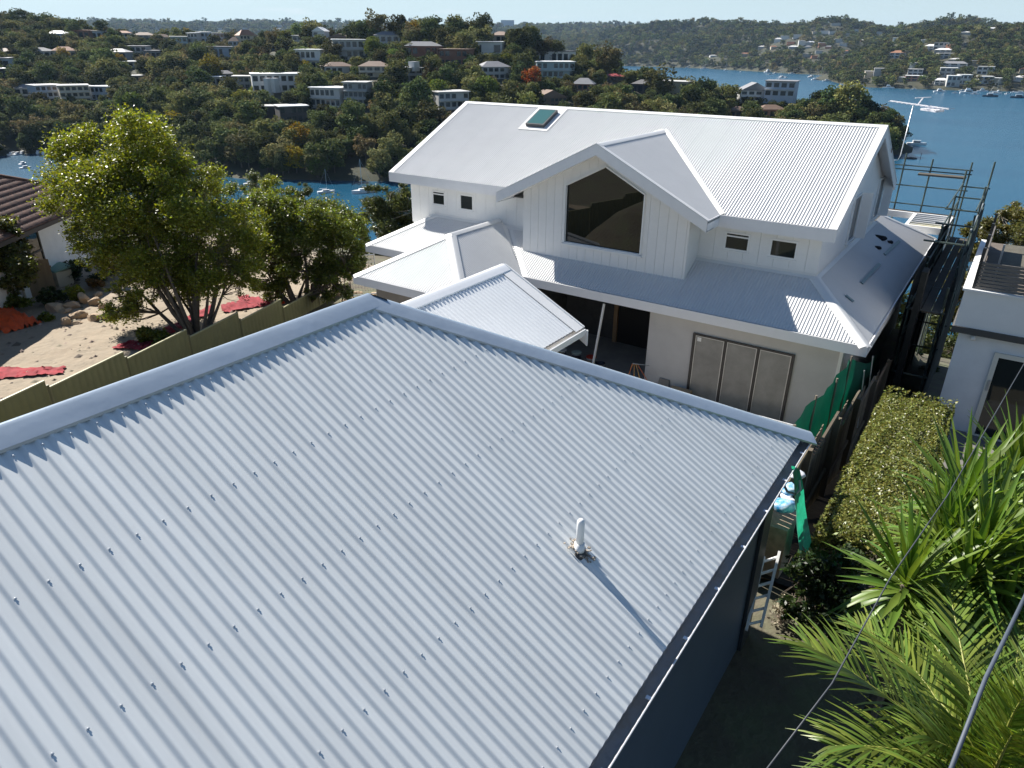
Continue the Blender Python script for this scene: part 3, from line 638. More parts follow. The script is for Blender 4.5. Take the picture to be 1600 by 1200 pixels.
MB().box((du0-.07, 16.1, ZF), (du0+.07, 16.28, zE-.15)).build('door_jamb', TIMBER, hs)
MB().box((du0+.08, 16.16, ZF), (RU0-.02, 16.27, zE-.2)).build('dark_doorway', BLACK, hs)  # solid black box stands in for the unlit opening
# sliding panels in black frames
pu0, pu1 = at((1086, 521), 1, RV)[0], at((1241, 552), 1, RV)[0]; pz = -4.94
pf = MB(); W3 = (pu1-pu0)/3
for k in range(4): pf.box((pu0+k*W3-.035, RV-.05, ZF), (pu0+k*W3+.035, RV-.003, pz))
pf.box((pu0, RV-.048, pz-.05), (pu1, RV-.004, pz-.002)); pf.box((pu0, RV-.048, ZF+.003), (pu1, RV-.004, ZF+.06)); pff = pf.build('door_frame', DARKW, hs)
SCRN = mat('dusty_film_glass', (.21, .21, .205), .2, var=.14, scale=1.2, col2=(.255, .255, .245))
for k in range(3):
    a0, a1 = pu0+k*W3+.05, pu0+(k+1)*W3-.05
    MB().box((a0, RV-.024, ZF+.06), (a1, RV-.018, pz-.055)).build('door_pane', SCRN, pff)
    q = MB()
    for x in (a0, a1): q.box((x-.008, RV-.034, ZF+.06), (x+.008, RV-.025, pz-.05))
    q.box((a0, RV-.033, pz-.075), (a1, RV-.025, pz-.06)); q.build('pane_bead', GALV, pff)
MB().box((pu0+.09, RV-.028, pz-.21), (pu0+.20, RV-.0245, pz-.10)).build('sticker', PAINT, pff)
MB().box((1.90, RV-.09, zE-1.1), (1.98, RV-.01, zE-.2)).build('downpipe', PAINT, hs)
# lower side wall of the house seen past the eave
MB().box((1.86, 24.5, ZF-2.2), (-12.6, 24.65, zE-.2)).build('rear_wall', RENDER, hs)
# pergola frame at the rear right corner
pg = thing('pergola_frame', at((1430, 352), 1, 26.4), 'white pergola frame with open slats beyond the shaded roof slope', 'pergola'); zp = -3.95
pu_a, pu_b = .0, 2.75; pv_a, pv_b = vR+.15, vR+2.6
for q0, q1 in (((pu_a, pv_a), (pu_b, pv_a)), ((pu_a, pv_b), (pu_b, pv_b)), ((pu_b, pv_a), (pu_b, pv_b)), ((1.45, pv_a), (1.45, pv_b)), ((pu_a, pv_a), (pu_a, pv_b))):
    MB().bar((*q0, zp), (*q1, zp), .11, .24).build('beam', PAINT, pg)
for k in range(6):
    v = pv_a+.3+k*.36; MB().bar((1.5, v, zp+.06), (pu_b-.05, v, zp+.06), .05, .10).build('slat', PAINT, pg)
for k in range(4): MB().bar((pu_a, pv_b+.1+k*.1, zp+.07), (pu_b, pv_b+.1+k*.1, zp+.07), .05, .06).build('edge_batten', TIMBER, pg)
MB().box((1.55, pv_a+.07, zp-.05), (pu_b-.1, pv_a+.42, zp-.03)).build('yellow_sheet', mat('yellow_sheet', (.75, .62, .06), .6), pg)
for (u, v) in ((pu_b, pv_b), (pu_a, pv_b)): MB().box((u-.06, v-.06, -14), (u+.06, v+.06, zp-.11)).build('post', PAINT, pg)
# ---------------------------------------------------------------- vegetation tools
def leaves(pts, L, Wd, rng, up=.3, flat=None):
    """diamond leaves at pts -> V,F"""
    n = len(pts); d = rng.normal(size=(n, 3)); d[:, 2] = d[:, 2]*.7-up*.3; d /= np.linalg.norm(d, axis=1)[:, None]
    q = rng.normal(size=(n, 3)); q[:, 2] += up*2 if flat is None else flat
    b = np.cross(d, q); b /= np.linalg.norm(b, axis=1)[:, None]+1e-9
    s = rng.uniform(.65, 1.3, (n, 1)); d = d*s*L/2; b = b*s*Wd/2
    nn = np.cross(d, b); nn = nn/(np.linalg.norm(nn, axis=1)[:, None]+1e-9)*Wd*.12
    V = np.stack([pts-d, pts+b+nn, pts+d, pts-b+nn], 1).reshape(-1, 3); i = np.arange(n)*4
    return V, np.stack([i, i+1, i+2, i+3], 1)
BARK = mat('grey_bark', (.13, .105, .08), .9, var=.3, scale=6, bump=.5, bscale=18)
PALEBARK = mat('pale_gum_bark', (.36, .32, .26), .85, var=.25, scale=4)
def LEAF(name, c, isl=.5, tr=.38, rough=.42, spec=.5): return mat(name, c, rough, island=isl, transl=tr, spec=spec)
def tree(name, base, trunks, clumps, label, leafm, n_leaf, L, Wd, seed, bark=BARK, r0=.11, twigs=5, cat='tree', group=None, shell=.25, extra=None):
    """trunks: end points; clumps: (x,y,z,r) foliage clumps"""
    rng = np.random.RandomState(seed); base = np.asarray(base, float); t = thing(name, base, label, cat, group); mb = MB()
    C = np.array([c[:3] for c in clumps]); Rr = np.array([c[3] for c in clumps]); ends = []
    for k, e_ in enumerate(trunks):
        b0 = base+np.append(rng.normal(0, .12 if len(trunks) > 1 else .0, 2), -.15); e_ = np.asarray(e_, float); mid = (b0+e_)/2+rng.normal(0, .22, 3)*np.linalg.norm(e_-b0)*.12+np.array([0, 0, -.06*np.linalg.norm(e_-b0)*0])
        q1 = b0*.72+e_*.28+(mid-(b0+e_)/2)*.8; q3 = b0*.28+e_*.72+(mid-(b0+e_)/2)*.6
        rr = r0*rng.uniform(.7, 1.15); mb.tube([b0, q1, mid, q3, e_], [rr, rr*.85, rr*.66, rr*.45, rr*.2], 7); ends += [(mid, rr*.5), (q3, rr*.4), (e_, rr*.25)]
    E = np.array([e[0] for e in ends])
    for c, r_ in zip(C, Rr):
        i = np.argmin(np.linalg.norm(E-c, axis=1)+rng.uniform(0, .6, len(E))); p0, rr = ends[i]
        for _ in range(twigs):
            q = c+rng.normal(0, r_*.45, 3); m_ = (p0+q)/2+rng.normal(0, .1, 3)*np.linalg.norm(q-p0); mb.tube([p0, m_, q], [rr*.6, rr*.35, rr*.12], 5, cap=False)
    mb.build('trunk', bark, t, True)
    P = []
    vol = Rr**2; cnt = np.maximum(8, (n_leaf*vol/vol.sum())).astype(int)
    for c, r_, k in zip(C, Rr, cnt):
        d = rng.normal(size=(k, 3)); d /= np.linalg.norm(d, axis=1)[:, None]; rad = r_*(shell+(1-shell)*rng.uniform(0, 1, (k, 1)))*rng.uniform(.55, 1.12, (k, 1)); d[:, 2] *= .8
        P.append(c+d*rad)
    V, F = leaves(np.concatenate(P), L, Wd, rng)
    link('crown', mesh_np('crown', V, F, leafm), t)
    return t
def clumps_px(spec, dist, seed, dens=.42):
    """(px,py,radius px) blobs at a distance with a depth jitter"""
    rng = np.random.RandomState(seed); out = []
    for x, y, r in spec:
        r3 = r/FPX*dist
        k = max(6, int(r*dens))
        for j in range(k):
            a = rng.uniform(0, 6.28); q = math.sqrt(rng.uniform(0, 1))*r*.92
            p = at_d((x+math.cos(a)*q, y+math.sin(a)*q*.85), dist+rng.uniform(-1, 1)*r3*1.1)
            out.append((*p, max(.12, r3*(rng.uniform(.55, .75) if j % 4 == 0 else rng.uniform(.18, .36)))))
    return out
def dist_of(P): return float((np.asarray(P)-CAM)@BF)

# ---------------------------------------------------------------- left: building lot, trees, neighbour
ZS = -7.25
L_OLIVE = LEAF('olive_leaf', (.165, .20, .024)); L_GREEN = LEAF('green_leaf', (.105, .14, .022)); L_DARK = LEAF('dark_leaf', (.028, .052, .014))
L_GUM = LEAF('gum_leaf', (.075, .095, .03), .4); L_RUST = LEAF('rusty_leaf', (.15, .10, .03))
tb1 = at((312, 535), 2, ZS); D1_ = dist_of(tb1)
spec1 = [(150, 240, 62), (215, 228, 58), (265, 262, 55), (130, 290, 55), (200, 300, 80), (280, 310, 70), (325, 285, 34), (240, 370, 75), (170, 350, 60), (310, 360, 60), (345, 340, 40), (220, 440, 48), (190, 470, 36), (270, 430, 50), (340, 420, 45), (370, 390, 40), (110, 235, 30), (385, 345, 35), (100, 320, 34), (150, 400, 40), (195, 485, 30), (390, 410, 34), (375, 440, 30), (120, 365, 30), (300, 420, 44), (395, 375, 30)]
tr1 = [at_d(p, D1_+q) for p, q in (((205, 340), .6), ((150, 300), -.4), ((250, 300), .5), ((310, 330), -.5), ((345, 370), .7), ((235, 390), -1.0), ((280, 270), 0), ((370, 380), .3), ((185, 420), .9), ((120, 290), .3), ((330, 400), -.7), ((265, 440), 1.0), ((300, 300), .8), ((225, 330), -1.1))]
tree('multi_trunk_tree', tb1, tr1, clumps_px(spec1, D1_, 3), 'tall bushy tree with yellow green leaves and many thin trunks behind the olive fence', L_OLIVE, 170000, .105, .048, 11, r0=.085, twigs=2)
tb2 = at((470, 487), 2, ZS-.1); D2_ = dist_of(tb2)
spec2 = [(430, 345, 42), (480, 350, 48), (525, 360, 42), (545, 395, 32), (415, 385, 40), (470, 400, 50), (520, 420, 36), (400, 330, 30), (450, 310, 26), (545, 350, 24), (440, 430, 28), (500, 450, 24), (410, 430, 26), (555, 415, 24), (395, 395, 30), (560, 375, 20), (430, 460, 20), (530, 455, 20)]
tr2 = [at_d(p, D2_+q) for p, q in (((430, 380), .5), ((470, 360), -.5), ((515, 390), .3), ((540, 420), -.2), ((410, 410), .4), ((480, 430), .8))]
tree('spreading_tree', tb2, tr2, clumps_px(spec2, D2_, 5), 'low spreading tree with dark bent branches on the sandy lot by the traffic cones', L_GREEN, 80000, .11, .052, 12, r0=.13, twigs=2)
tb0 = at((8, 480), 2, ZS+.2); D0_ = dist_of(tb0)
spec0 = [(10, 370, 34), (28, 400, 28), (8, 420, 36), (35, 430, 18), (5, 345, 22), (-20, 390, 40), (20, 450, 20)]
tree('garden_tree', tb0, [at_d((10, 400), D0_), at_d((-15, 390), D0_+.4), at_d((25, 425), D0_-.4)], clumps_px(spec0, D0_, 6), 'leafy garden tree with rusty leaf tips beside the brown tiled house', LEAF('mixed_leaf', (.085, .10, .022), .7), 24000, .14, .07, 13, r0=.09, twigs=2)
# gum tree between the lot and the white house, down the bank
def slope_base(px, dist):
    p = at_d(px, dist); return np.array([p[0], p[1], float(zg(p[0], p[1]))])
gb = slope_base((605, 470), 40); DG = dist_of(gb)
specg = [(600, 310, 34), (630, 330, 26), (585, 345, 24), (610, 370, 34), (640, 360, 22), (580, 395, 22), (600, 405, 24), (622, 300, 20)]
tree('gum_tree', gb, [at_d((605, 340), DG), at_d((630, 345), DG+.6), at_d((590, 370), DG-.5)], clumps_px(specg, DG, 7), 'gum tree with pale limbs rising on the bank beside the white house', L_GUM, 30000, .2, .055, 14, bark=PALEBARK, r0=.16, twigs=2)
small = [((372, 300), 55, 22, 'pale'), ((400, 275), 62, 20, 'a'), ((420, 292), 58, 22, 'b'), ((445, 305), 60, 18, 'c'), ((470, 295), 66, 14, 'd'), ((485, 330), 56, 22, 'e'), ((520, 330), 58, 16, 'f'), ((550, 350), 54, 18, 'g'), ((560, 420), 40, 20, 'h'), ((535, 440), 38, 18, 'i')]
for k, ((x, y), D, r, _) in enumerate(small):
    b = slope_base((x, y+60), D); DD = dist_of(b)
    tree('bank_sapling', b, [at_d((x, y), DD), at_d((x+6, y+8), DD+.3)], clumps_px([(x, y, r), (x-r*.6, y+r*.8, r*.7), (x+r*.5, y+r, r*.8), (x, y+r*1.8, r*.8)], DD, 30+k), 'thin sapling on the bank above the green inlet', (L_GREEN, L_GUM, L_OLIVE)[k % 3], 3500, .22, .075, 40+k, r0=.07, twigs=1, group='saplings on the bank above the inlet')
# right hand gum beyond the neighbour's terrace
rb_ = slope_base((1545, 620), 34); DR_ = dist_of(rb_)
specr = [(1560, 352, 30), (1590, 345, 34), (1530, 365, 26), (1515, 390, 22), (1540, 400, 24), (1580, 375, 22), (1500, 440, 24), (1520, 455, 22), (1495, 470, 22), (1515, 485, 24), (1490, 500, 18), (1600, 395, 34), (1575, 420, 26), (1610, 360, 30), (1490, 420, 16)]
tree('gum_tree', rb_, [at_d((1560, 390), DR_), at_d((1515, 440), DR_+.4), at_d((1590, 380), DR_-.5), at_d((1500, 470), DR_)], clumps_px(specr, DR_, 8), 'rounded gum tree with bronze tinted leaves behind the grey slat screen', LEAF('bronze_gum_leaf', (.12, .12, .03), .5), 42000, .19, .06, 15, bark=PALEBARK, r0=.17, twigs=2)
for k, (x, y, D, r) in enumerate(((1440, 485, 38, 28), (1465, 505, 34, 26), (1425, 560, 30, 22), (1490, 530, 33, 26), (1450, 590, 27, 20), (1410, 470, 42, 24))):
    b = slope_base((x, y+60), D); DD = dist_of(b)
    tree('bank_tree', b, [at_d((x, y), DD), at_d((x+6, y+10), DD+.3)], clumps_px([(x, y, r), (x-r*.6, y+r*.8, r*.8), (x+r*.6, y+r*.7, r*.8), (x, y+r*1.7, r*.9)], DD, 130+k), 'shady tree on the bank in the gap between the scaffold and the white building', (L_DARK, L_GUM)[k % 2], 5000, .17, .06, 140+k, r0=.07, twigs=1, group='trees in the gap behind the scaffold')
# shrubs against the neighbour's wall and among the rocks
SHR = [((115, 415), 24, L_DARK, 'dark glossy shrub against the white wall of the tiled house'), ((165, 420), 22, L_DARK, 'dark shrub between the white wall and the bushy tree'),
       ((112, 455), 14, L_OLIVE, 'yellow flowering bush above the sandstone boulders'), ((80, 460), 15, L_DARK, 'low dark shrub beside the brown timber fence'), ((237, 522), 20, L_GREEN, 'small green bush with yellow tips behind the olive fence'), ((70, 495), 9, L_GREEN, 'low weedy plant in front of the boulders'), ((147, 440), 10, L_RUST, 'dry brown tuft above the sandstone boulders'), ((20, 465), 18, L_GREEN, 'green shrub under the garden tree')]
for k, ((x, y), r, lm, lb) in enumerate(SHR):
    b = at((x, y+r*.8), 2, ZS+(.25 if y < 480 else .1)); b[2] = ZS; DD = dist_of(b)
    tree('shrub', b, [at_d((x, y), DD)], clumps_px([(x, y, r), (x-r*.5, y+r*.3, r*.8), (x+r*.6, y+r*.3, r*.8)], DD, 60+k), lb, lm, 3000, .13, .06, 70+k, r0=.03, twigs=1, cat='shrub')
# boulders
def rock(c, sx, sy, sz, seed):
    rng = np.random.RandomState(seed); import bmesh
    bm = bmesh.new(); bmesh.ops.create_icosphere(bm, subdivisions=3, radius=1)
    pl = [(v_/np.linalg.norm(v_), rng.uniform(.55, .85)) for v_ in rng.normal(size=(14, 3))]
    for v in bm.verts:
        p = np.array(v.co)
        for n_, h in pl:
            q = p@n_
            if q > h: p = p-n_*(q-h)*.92
        p = p*(1+.03*rng.normal()); v.co = Vector((p[0]*sx, p[1]*sy, p[2]*sz))
    me = bpy.data.meshes.new('boulder'); bm.to_mesh(me); bm.free(); return me
ROCK = mat('sandstone', (.50, .36, .23), .9, var=.2, scale=2.2, col2=(.36, .27, .19), bump=.5, bscale=9, bdist=.05)
RK = [(88, 482, 20, 8, 'long low'), (112, 478, 15, 8, 'tilted'), (132, 467, 14, 10, 'big squared orange'), (150, 472, 12, 8, 'pale'), (124, 492, 16, 8, 'broad'), (104, 504, 10, 9, 'rounded dark'), (121, 506, 9, 4, 'flat pale'), (148, 497, 15, 8, 'smooth cream'), (172, 495, 12, 8, 'cream'), (152, 460, 10, 4, 'thin slab'), (165, 480, 10, 6, 'broken'), (105, 487, 10, 5, 'wedge shaped')]
for k, (x, y, w, h, ds) in enumerate(RK):
    p = at((x, y+h*.5), 2, ZS+.1); s = dist_of(p)/FPX; me = rock(None, w*s*1.05, w*s*.75, h*s*1.15, 80+k); me.materials.append(ROCK)
    o = link('boulder', me, loc=Vector(p)+Vector((0, 0, h*s*.5)), label=ds+' sandstone boulder in the heap on the sandy lot', cat='boulder', group='sandstone boulders on the lot'); o.rotation_euler = (.1*math.sin(k), .15*math.cos(k*2), k*1.3)
for k in range(9):
    x, y = [(530, 462), (548, 468), (560, 460), (515, 468), (572, 466), (565, 470), (540, 472), (585, 462), (500, 462)][k]; p = at((x, y), 2, ZS-.1); s = dist_of(p)/FPX; me = rock(None, 9*s, 7*s, 5*s, 120+k); me.materials.append(ROCK)
    link('boulder', me, loc=Vector(p)+Vector((0, 0, .05)), label='small orange sandstone block at the edge of the lot by the white house wing', cat='boulder', group='small blocks at the lot edge')
# red geotextile strips lying on the sand
RED = mat('red_geotextile', (.27, .020, .030), .9, var=.35, scale=3, bump=.3, bscale=20)
def strip(pxs, label, seed):
    P = [at(p, 2, ZS+.12) for p in pxs]; a, b, c_, d = P; V = []; F = []; n, m_ = 26, 8; rng = np.random.RandomState(seed)
    for i in range(n):
        for j in range(m_):
            t, q = i/(n-1), j/(m_-1); p = (a*(1-t)+b*t)*(1-q)+(d*(1-t)+c_*t)*q; p = p+np.array([rng.normal(0, .03), rng.normal(0, .03), 0]); V.append([p[0], p[1], float(zsand(p[0], p[1]))+.05+.035*rng.uniform(-1, 1)])
    for i in range(n-1):
        for j in range(m_-1): k = i*m_+j; F.append((k, k+1, k+m_+1, k+m_))
    link('geotextile_strip', mesh_np('geotextile_strip', V, F, RED, True), label=label, cat='fabric strip')
strip([(-20, 598), (98, 586), (103, 575), (-20, 579)], 'red fabric strip lying on open sand beside the olive fence', 1)
strip([(176, 546), (235, 552), (240, 537), (205, 534)], 'short red fabric strip behind the yellow tipped bush', 2)
strip([(258, 528), (335, 488), (330, 478), (255, 515)], 'red fabric strip among the thin trunks of the bushy tree', 3)
strip([(350, 490), (425, 475), (400, 463), (345, 478)], 'red fabric strip under the low spreading tree', 4)
strip([(375, 472), (392, 470), (388, 460), (372, 462)], 'small red fabric scrap farthest along the sandy lot', 5)
# orange barrier mesh heap
ORG = mat('orange_mesh', (.75, .10, .02), .7, var=.2, scale=8)
rngo = np.random.RandomState(3); V = []; F = []
pc = at((12, 503), 2, ZS+.1); n = 18
for i in range(n):
    for j in range(n):
        x, y = (i/(n-1)-.5)*2.6, (j/(n-1)-.5)*1.2; V.append([pc[0]+x, pc[1]+y, ZS+.1+.35*max(0, 1-(x/1.3)**2)*max(0, 1-(y/.6)**2)+abs(rngo.normal(0, .09))])
for i in range(n-1):
    for j in range(n-1): k = i*n+j; F.append((k, k+1, k+n+1, k+n))
link('barrier_mesh', mesh_np('barrier_mesh', V, F, ORG), label='crumpled heap of orange barrier mesh on the sand', cat='barrier mesh')
# traffic cones
CON = mat('cone_orange', (.80, .09, .02), .5); CWH = mat('cone_band', (.8, .8, .8), .4)
for k, (x, y) in enumerate(((440, 474), (490, 471))):
    p = at((x, y), 2, ZS+.05); t = thing('traffic_cone', p, ('orange traffic cone beside the bent trunks of the spreading tree', 'orange traffic cone with a white band at the edge of the sandy lot')[k], 'traffic cone')
    MB().box(p+(-.2, -.2, -.02), p+(.2, .2, .035)).build('base', CON, t)
    MB().lathe([(.15, .035), (.035, .72), (.0001, .72)], p, 14).build('body', CON, t, True)
    MB().lathe([(.108, .31), (.076, .51)], p, 14).build('band', CWH, t, True)
# stakes
for k, (x0, y0, x1, y1) in enumerate(((54, 418, 70, 460), (48, 435, 52, 452), (30, 462, 42, 482), (8, 466, 22, 480))):
    p = at((x1, y1), 2, ZS); q = at_d((x0, y0), dist_of(p)); MB().tube([p, q], .02, 6).build('stake', PAINT, label='thin white stake leaning by the dark garden shrubs', cat='stake', group='white stakes by the garden')
# mesh fence panel leaning by the lot edge
pa = [at((x, y), 2, ZS) for x, y in ((535, 470), (552, 468))]; t = thing('site_fence_panel', pa[0], 'grey wire site fence panel standing at the far edge of the lot', 'fence'); mb = MB()
p0, p1 = pa; p1 = p0+(p1-p0)/np.linalg.norm(p1-p0)*1.4
for p in (p0, p1): mb.tube([p, p+(0, 0, 1.8)], .02, 6)
mb.tube([p0+(0, 0, 1.75), p1+(0, 0, 1.75)], .02, 6); mb.tube([p0+(0, 0, .15), p1+(0, 0, .15)], .02, 6); mb.build('frame', GALV, t)
mb = MB()
for k in range(1, 12): mb.tube([p0+(p1-p0)*k/12+(0, 0, .15), p0+(p1-p0)*k/12+(0, 0, 1.75)], .006, 4)
for k in range(1, 10): mb.tube([p0+(0, 0, .15+.16*k), p1+(0, 0, .15+.16*k)], .006, 4)
mb.build('wire', GALV, t, kind='stuff')
# olive steel fence, stepped panels
OLV = mat('olive_steel', (.235, .225, .105), .5, var=.1, scale=2); OLT = mat('olive_rail', (.40, .38, .22), .45)
fa = R(17)-PSI; fd = np.array([math.sin(fa), math.cos(fa), 0]); fn = np.array([fd[1], -fd[0], 0]); f_start = np.array([-13.43, 2.258, -5.485])
fen = thing('steel_fence', f_start-(0, 0, 1.8), 'olive green steel panel fence stepping down beside the garage', 'fence')
for k in range(-3, 7):
    zt = -5.485-.205*k-(0.02*k*k if k > 0 else 0); p = f_start+fd*2.37*k; p = np.array([p[0], p[1], zt]); V = []; F = []; nseg = 12*6
    for i in range(nseg+1):
        t = i/nseg; ph = (i % 6); off = .018 if ph in (0, 1) else (-.0 if ph in (3, 4) else .008)
        b = p+fd*(.04+2.29*t)+fn*off; V += [b, b+(0, 0, -1.75)]
        if i: j = 2*i; F.append((j-2, j-1, j+1, j))
    pn = link('fence_panel', mesh_np('fence_panel', V, F, OLV), fen)
    MB().bar(p+fd*.0+(0, 0, .012), p+fd*2.33+(0, 0, .012), .05, .035).build('top_rail', OLT, pn)
    MB().bar(p-(0, 0, 1.9), p+(0, 0, .09), .06, .06, up=fn).build('post', mat('olive_post', (.15, .14, .065), .5), fen)
# brown timber fence pieces and a bin box by the neighbour
t = thing('timber_fence', at((70, 470), 2, ZS), 'weathered brown paling fence beside the garden shrubs of the tiled house', 'fence')
WOOD = mat('weathered_paling', (.20, .155, .105), .85, var=.25, scale=3, stretch=(1, 1, .15))
fa0, fa1 = at((48, 470), 2, ZS), at((90, 462), 2, ZS)
for k in range(18):
    p = fa0+(fa1-fa0)*k/18; d_ = (fa1-fa0)/18; h = 1.55-.02*(k % 3)-.03*k*0
    MB().obox(p, d_*.93, (0, .02, 0), (0, 0, h)).build('paling', WOOD, t)
MB().bar(fa0+(0, .05, 1.2), fa1+(0, .05, 1.2), .05, .08).build('rail', WOOD, t)
pb = at((98, 448), 2, ZS); bx_ = thing('storage_box', pb, 'cream storage box with teal lid beside the brown paling fence', 'storage box')
MB().box(pb+(-.45, -.3, 0), pb+(.45, .3, .75)).build('body', mat('cream_box', (.55, .52, .44), .6), bx_); MB().prism([pb+(-.5, -.36, .752), pb+(.5, -.36, .752), pb+(.5, .36, .86), pb+(-.5, .36, .86)], (0, 0, .05)).build('lid', mat('teal_lid', (.16, .33, .28), .5), bx_)
# brown tiled neighbour house
na = R(-38); ne = np.array([math.sin(na), math.cos(na), 0]); nf = np.array([math.cos(na), -math.sin(na), 0]); ezl = -4.5
ec = at((172, 306), 2, ezl); nh = thing('tiled_house', ec-(0, 0, 2.9), 'white walled house with brown terracotta tiled hip roof behind the bushy tree', 'house')
Lh, Wh = 20., 10.5; pt = .46; cen = lambda s, t_, z: ec-ne*s-nf*t_+np.array([0, 0, z])
TILE = mat('brown_roof_tile', (.10, .052, .035), .75, var=.4, scale=5, col2=(.155, .075, .05), bump=.2, bscale=20)
hw = Wh/2; ru = MB(); ru.prism([cen(-.0, 0, -.03), cen(hw, hw, hw*pt-.03), cen(Lh, hw, hw*pt-.03), cen(Lh, 0, -.03)], (0, 0, -.06)); ru.prism([cen(0, 0, -.03), cen(0, Wh, -.03), cen(hw, hw, hw*pt-.03)], (0, 0, -.06)); ru.prism([cen(0, Wh, -.03), cen(Lh, Wh, -.03), cen(Lh, hw, hw*pt-.03), cen(hw, hw, hw*pt-.03)], (0, 0, -.06))
nroof = ru.build('roof', TILE, nh); rows = 17; rs = hw/rows
for r_ in range(rows):
    t0, t1 = r_*rs, (r_+1)*rs+.03
    if t1 > hw: t1 = hw
    V = []; F = []; s0 = t0+.02; nn_ = int((Lh-s0)/.055)
    for i in range(nn_+1):
        s = s0+(Lh-s0)*i/nn_; wv = .016*abs(math.sin(math.pi*s/.17)); s_hi = max(s, t1)
        V += [cen(s, t0-.01, t0*pt+.052+wv), cen(s_hi, t1, t1*pt+.016+wv), cen(s, t0-.01, t0*pt+.01)]
        if i: j = 3*i; F += [(j-3, j, j+1, j-2), (j-1, j+2, j, j-3)]
    link('tile_course', mesh_np('tile_course', V, F, TILE), nroof)
hc0, hc1 = cen(0, 0, .04), cen(hw, hw, hw*pt+.05); MB().tube([hc0, hc1], .08, 8).build('hip_tiles', TILE, nroof); MB().tube([hc1, cen(Lh, hw, hw*pt+.05)], .08, 8).build('ridge_tiles', TILE, nroof)
NW = mat('neighbour_white', (.80, .80, .80), .75, var=.06, scale=2)
w = MB(); w.prism([cen(.5, .5, -.06), cen(Lh, .5, -.06), cen(Lh, Wh-.5, -.06), cen(.5, Wh-.5, -.06)], (0, 0, -3.2)); w.build('wall', NW, nh)
MB().prism([cen(-.02, -.02, -.01), cen(Lh, -.02, -.01), cen(Lh, .06, -.01), cen(-.02, .06, -.01)], (0, 0, -.16)).build('fascia', mat('dark_fascia', (.07, .055, .05), .6), nh)
for s, wd, ht in ((5.6, 1.0, 1.7), (9.8, 1.0, 1.6), (13.5, 1.0, 1.5)):
    p = [cen(s+wd, .495, -.25-ht), cen(s, .495, -.25-ht), cen(s, .495, -.25), cen(s+wd, .495, -.25)]
    window(nh, p, .05, .06, m=mat('brown_frame', (.10, .085, .07), .6), rail=.5)
for s in (7.6, 8.2): MB().tube([cen(s, .44, -.2), cen(s, .44, -3.2)], .045, 8).build('downpipe', mat('cream_pipe', (.55, .5, .42), .5), nh)
# ---------------------------------------------------------------- right side: fence, hedge, neighbour, scaffold
PAL = mat('dark_paling', (.155, .125, .085), .85, var=.3, scale=2, stretch=(1, 1, .2), objvar=.3)
FU = 2.72
ftop = lambda v: np.interp(v, [3.4, 6.75, 12.5, 18, 22], [-3.2, -3.75, -5.15, -5.9, -6.4])
pf_ = thing('paling_fence', (FU, 8, float(zg(2.8, 8))), 'dark weathered timber paling fence between the white house and the clipped hedge', 'fence')
rgp = random.Random(2); v = 3.6; k = 0
while v < 20:
    ztop = ftop(round((v-3.6)/2.4)*2.4+3.6)+rgp.uniform(-.02, .02)
    MB().box((FU, v, float(zg(2.8, v))-.1), (FU+.016, v+.098, ztop)).build('paling', PAL, pf_); v += .108
for k in range(8):
    v = 3.6+2.4*k; MB().box((FU+.02, v-.05, float(zg(2.8, v))-.1), (FU+.12, v+.05, ftop(v)+.18)).build('post', PAL, pf_)
    if k < 7:
        for dz in (.25, 1.4): MB().bar((FU+.045, v, ftop(v)-dz), (FU+.045, v+2.4, ftop(v)-dz), .04, .07).build('rail', PAL, pf_)
# green shade cloth hung above the fence on stakes
CLO = mat('green_shade_cloth', (.006, .085, .055), .7, var=.3, scale=1.4, transl=.15)  # same cloth as the loose end, its shadow darkened into the colour
sc_ = thing('shade_cloth', (2.85, 8, -5.5), 'green shade cloth screen strung on stakes beside the rendered wall', 'shade cloth')
def cloth(pts_top, pts_bot, name, parent, m=CLO, seed=1, n=30, h=14, amp=.04):
    rng = np.random.RandomState(seed); T = np.array(pts_top, float); Bm = np.array(pts_bot, float); tt_ = np.linspace(0, 1, n); kt = np.linspace(0, 1, len(T)); V = []; F = []
    ph = rng.uniform(0, 6, 4)
    for t in tt_:
        a = np.array([np.interp(t, kt, T[:, i]) for i in range(3)]); b = np.array([np.interp(t, np.linspace(0, 1, len(Bm)), Bm[:, i]) for i in range(3)])
        for j in range(h):
            q = j/(h-1); p = a*(1-q)+b*q; o = amp*(math.sin(t*21+ph[0]+q*3)+.6*math.sin(t*43+ph[1]-q*5)+.5*math.sin(q*9+ph[2]+t*7)); V.append(p+np.array([o, o*.3, 0]))
    for i in range(n-1):
        for j in range(h-1): k = i*h+j; F.append((k, k+1, k+h+1, k+h))
    return link(name, mesh_np(name, V, F, m, True), parent)
ct_ = [at((1238, 668), 0, 2.36), at((1272, 622), 0, 2.36), at((1305, 595), 0, 2.36), at((1328, 560), 0, 2.36), (2.4, 14.5, -5.2), (2.4, 17.5, -5.8)]
cb_ = [(2.4, p[1]+.1, float(ftop(p[1]))-.9) for p in ct_]
cloth(ct_, cb_, 'cloth', sc_)
for p in ct_[:4]: MB().tube([(2.4, p[1], float(zg(2.8, p[1]))), np.array(p)+(0.03, 0, .06)], .022, 6).build('stake', mat('stake_timber', (.20, .17, .13), .8), sc_)
for v in (12.2, 13.2): MB().tube([(2.75, v, zE-1.7), (2.62, v, zE-.3)], .015, 6).build('prop', GALV, sc_)
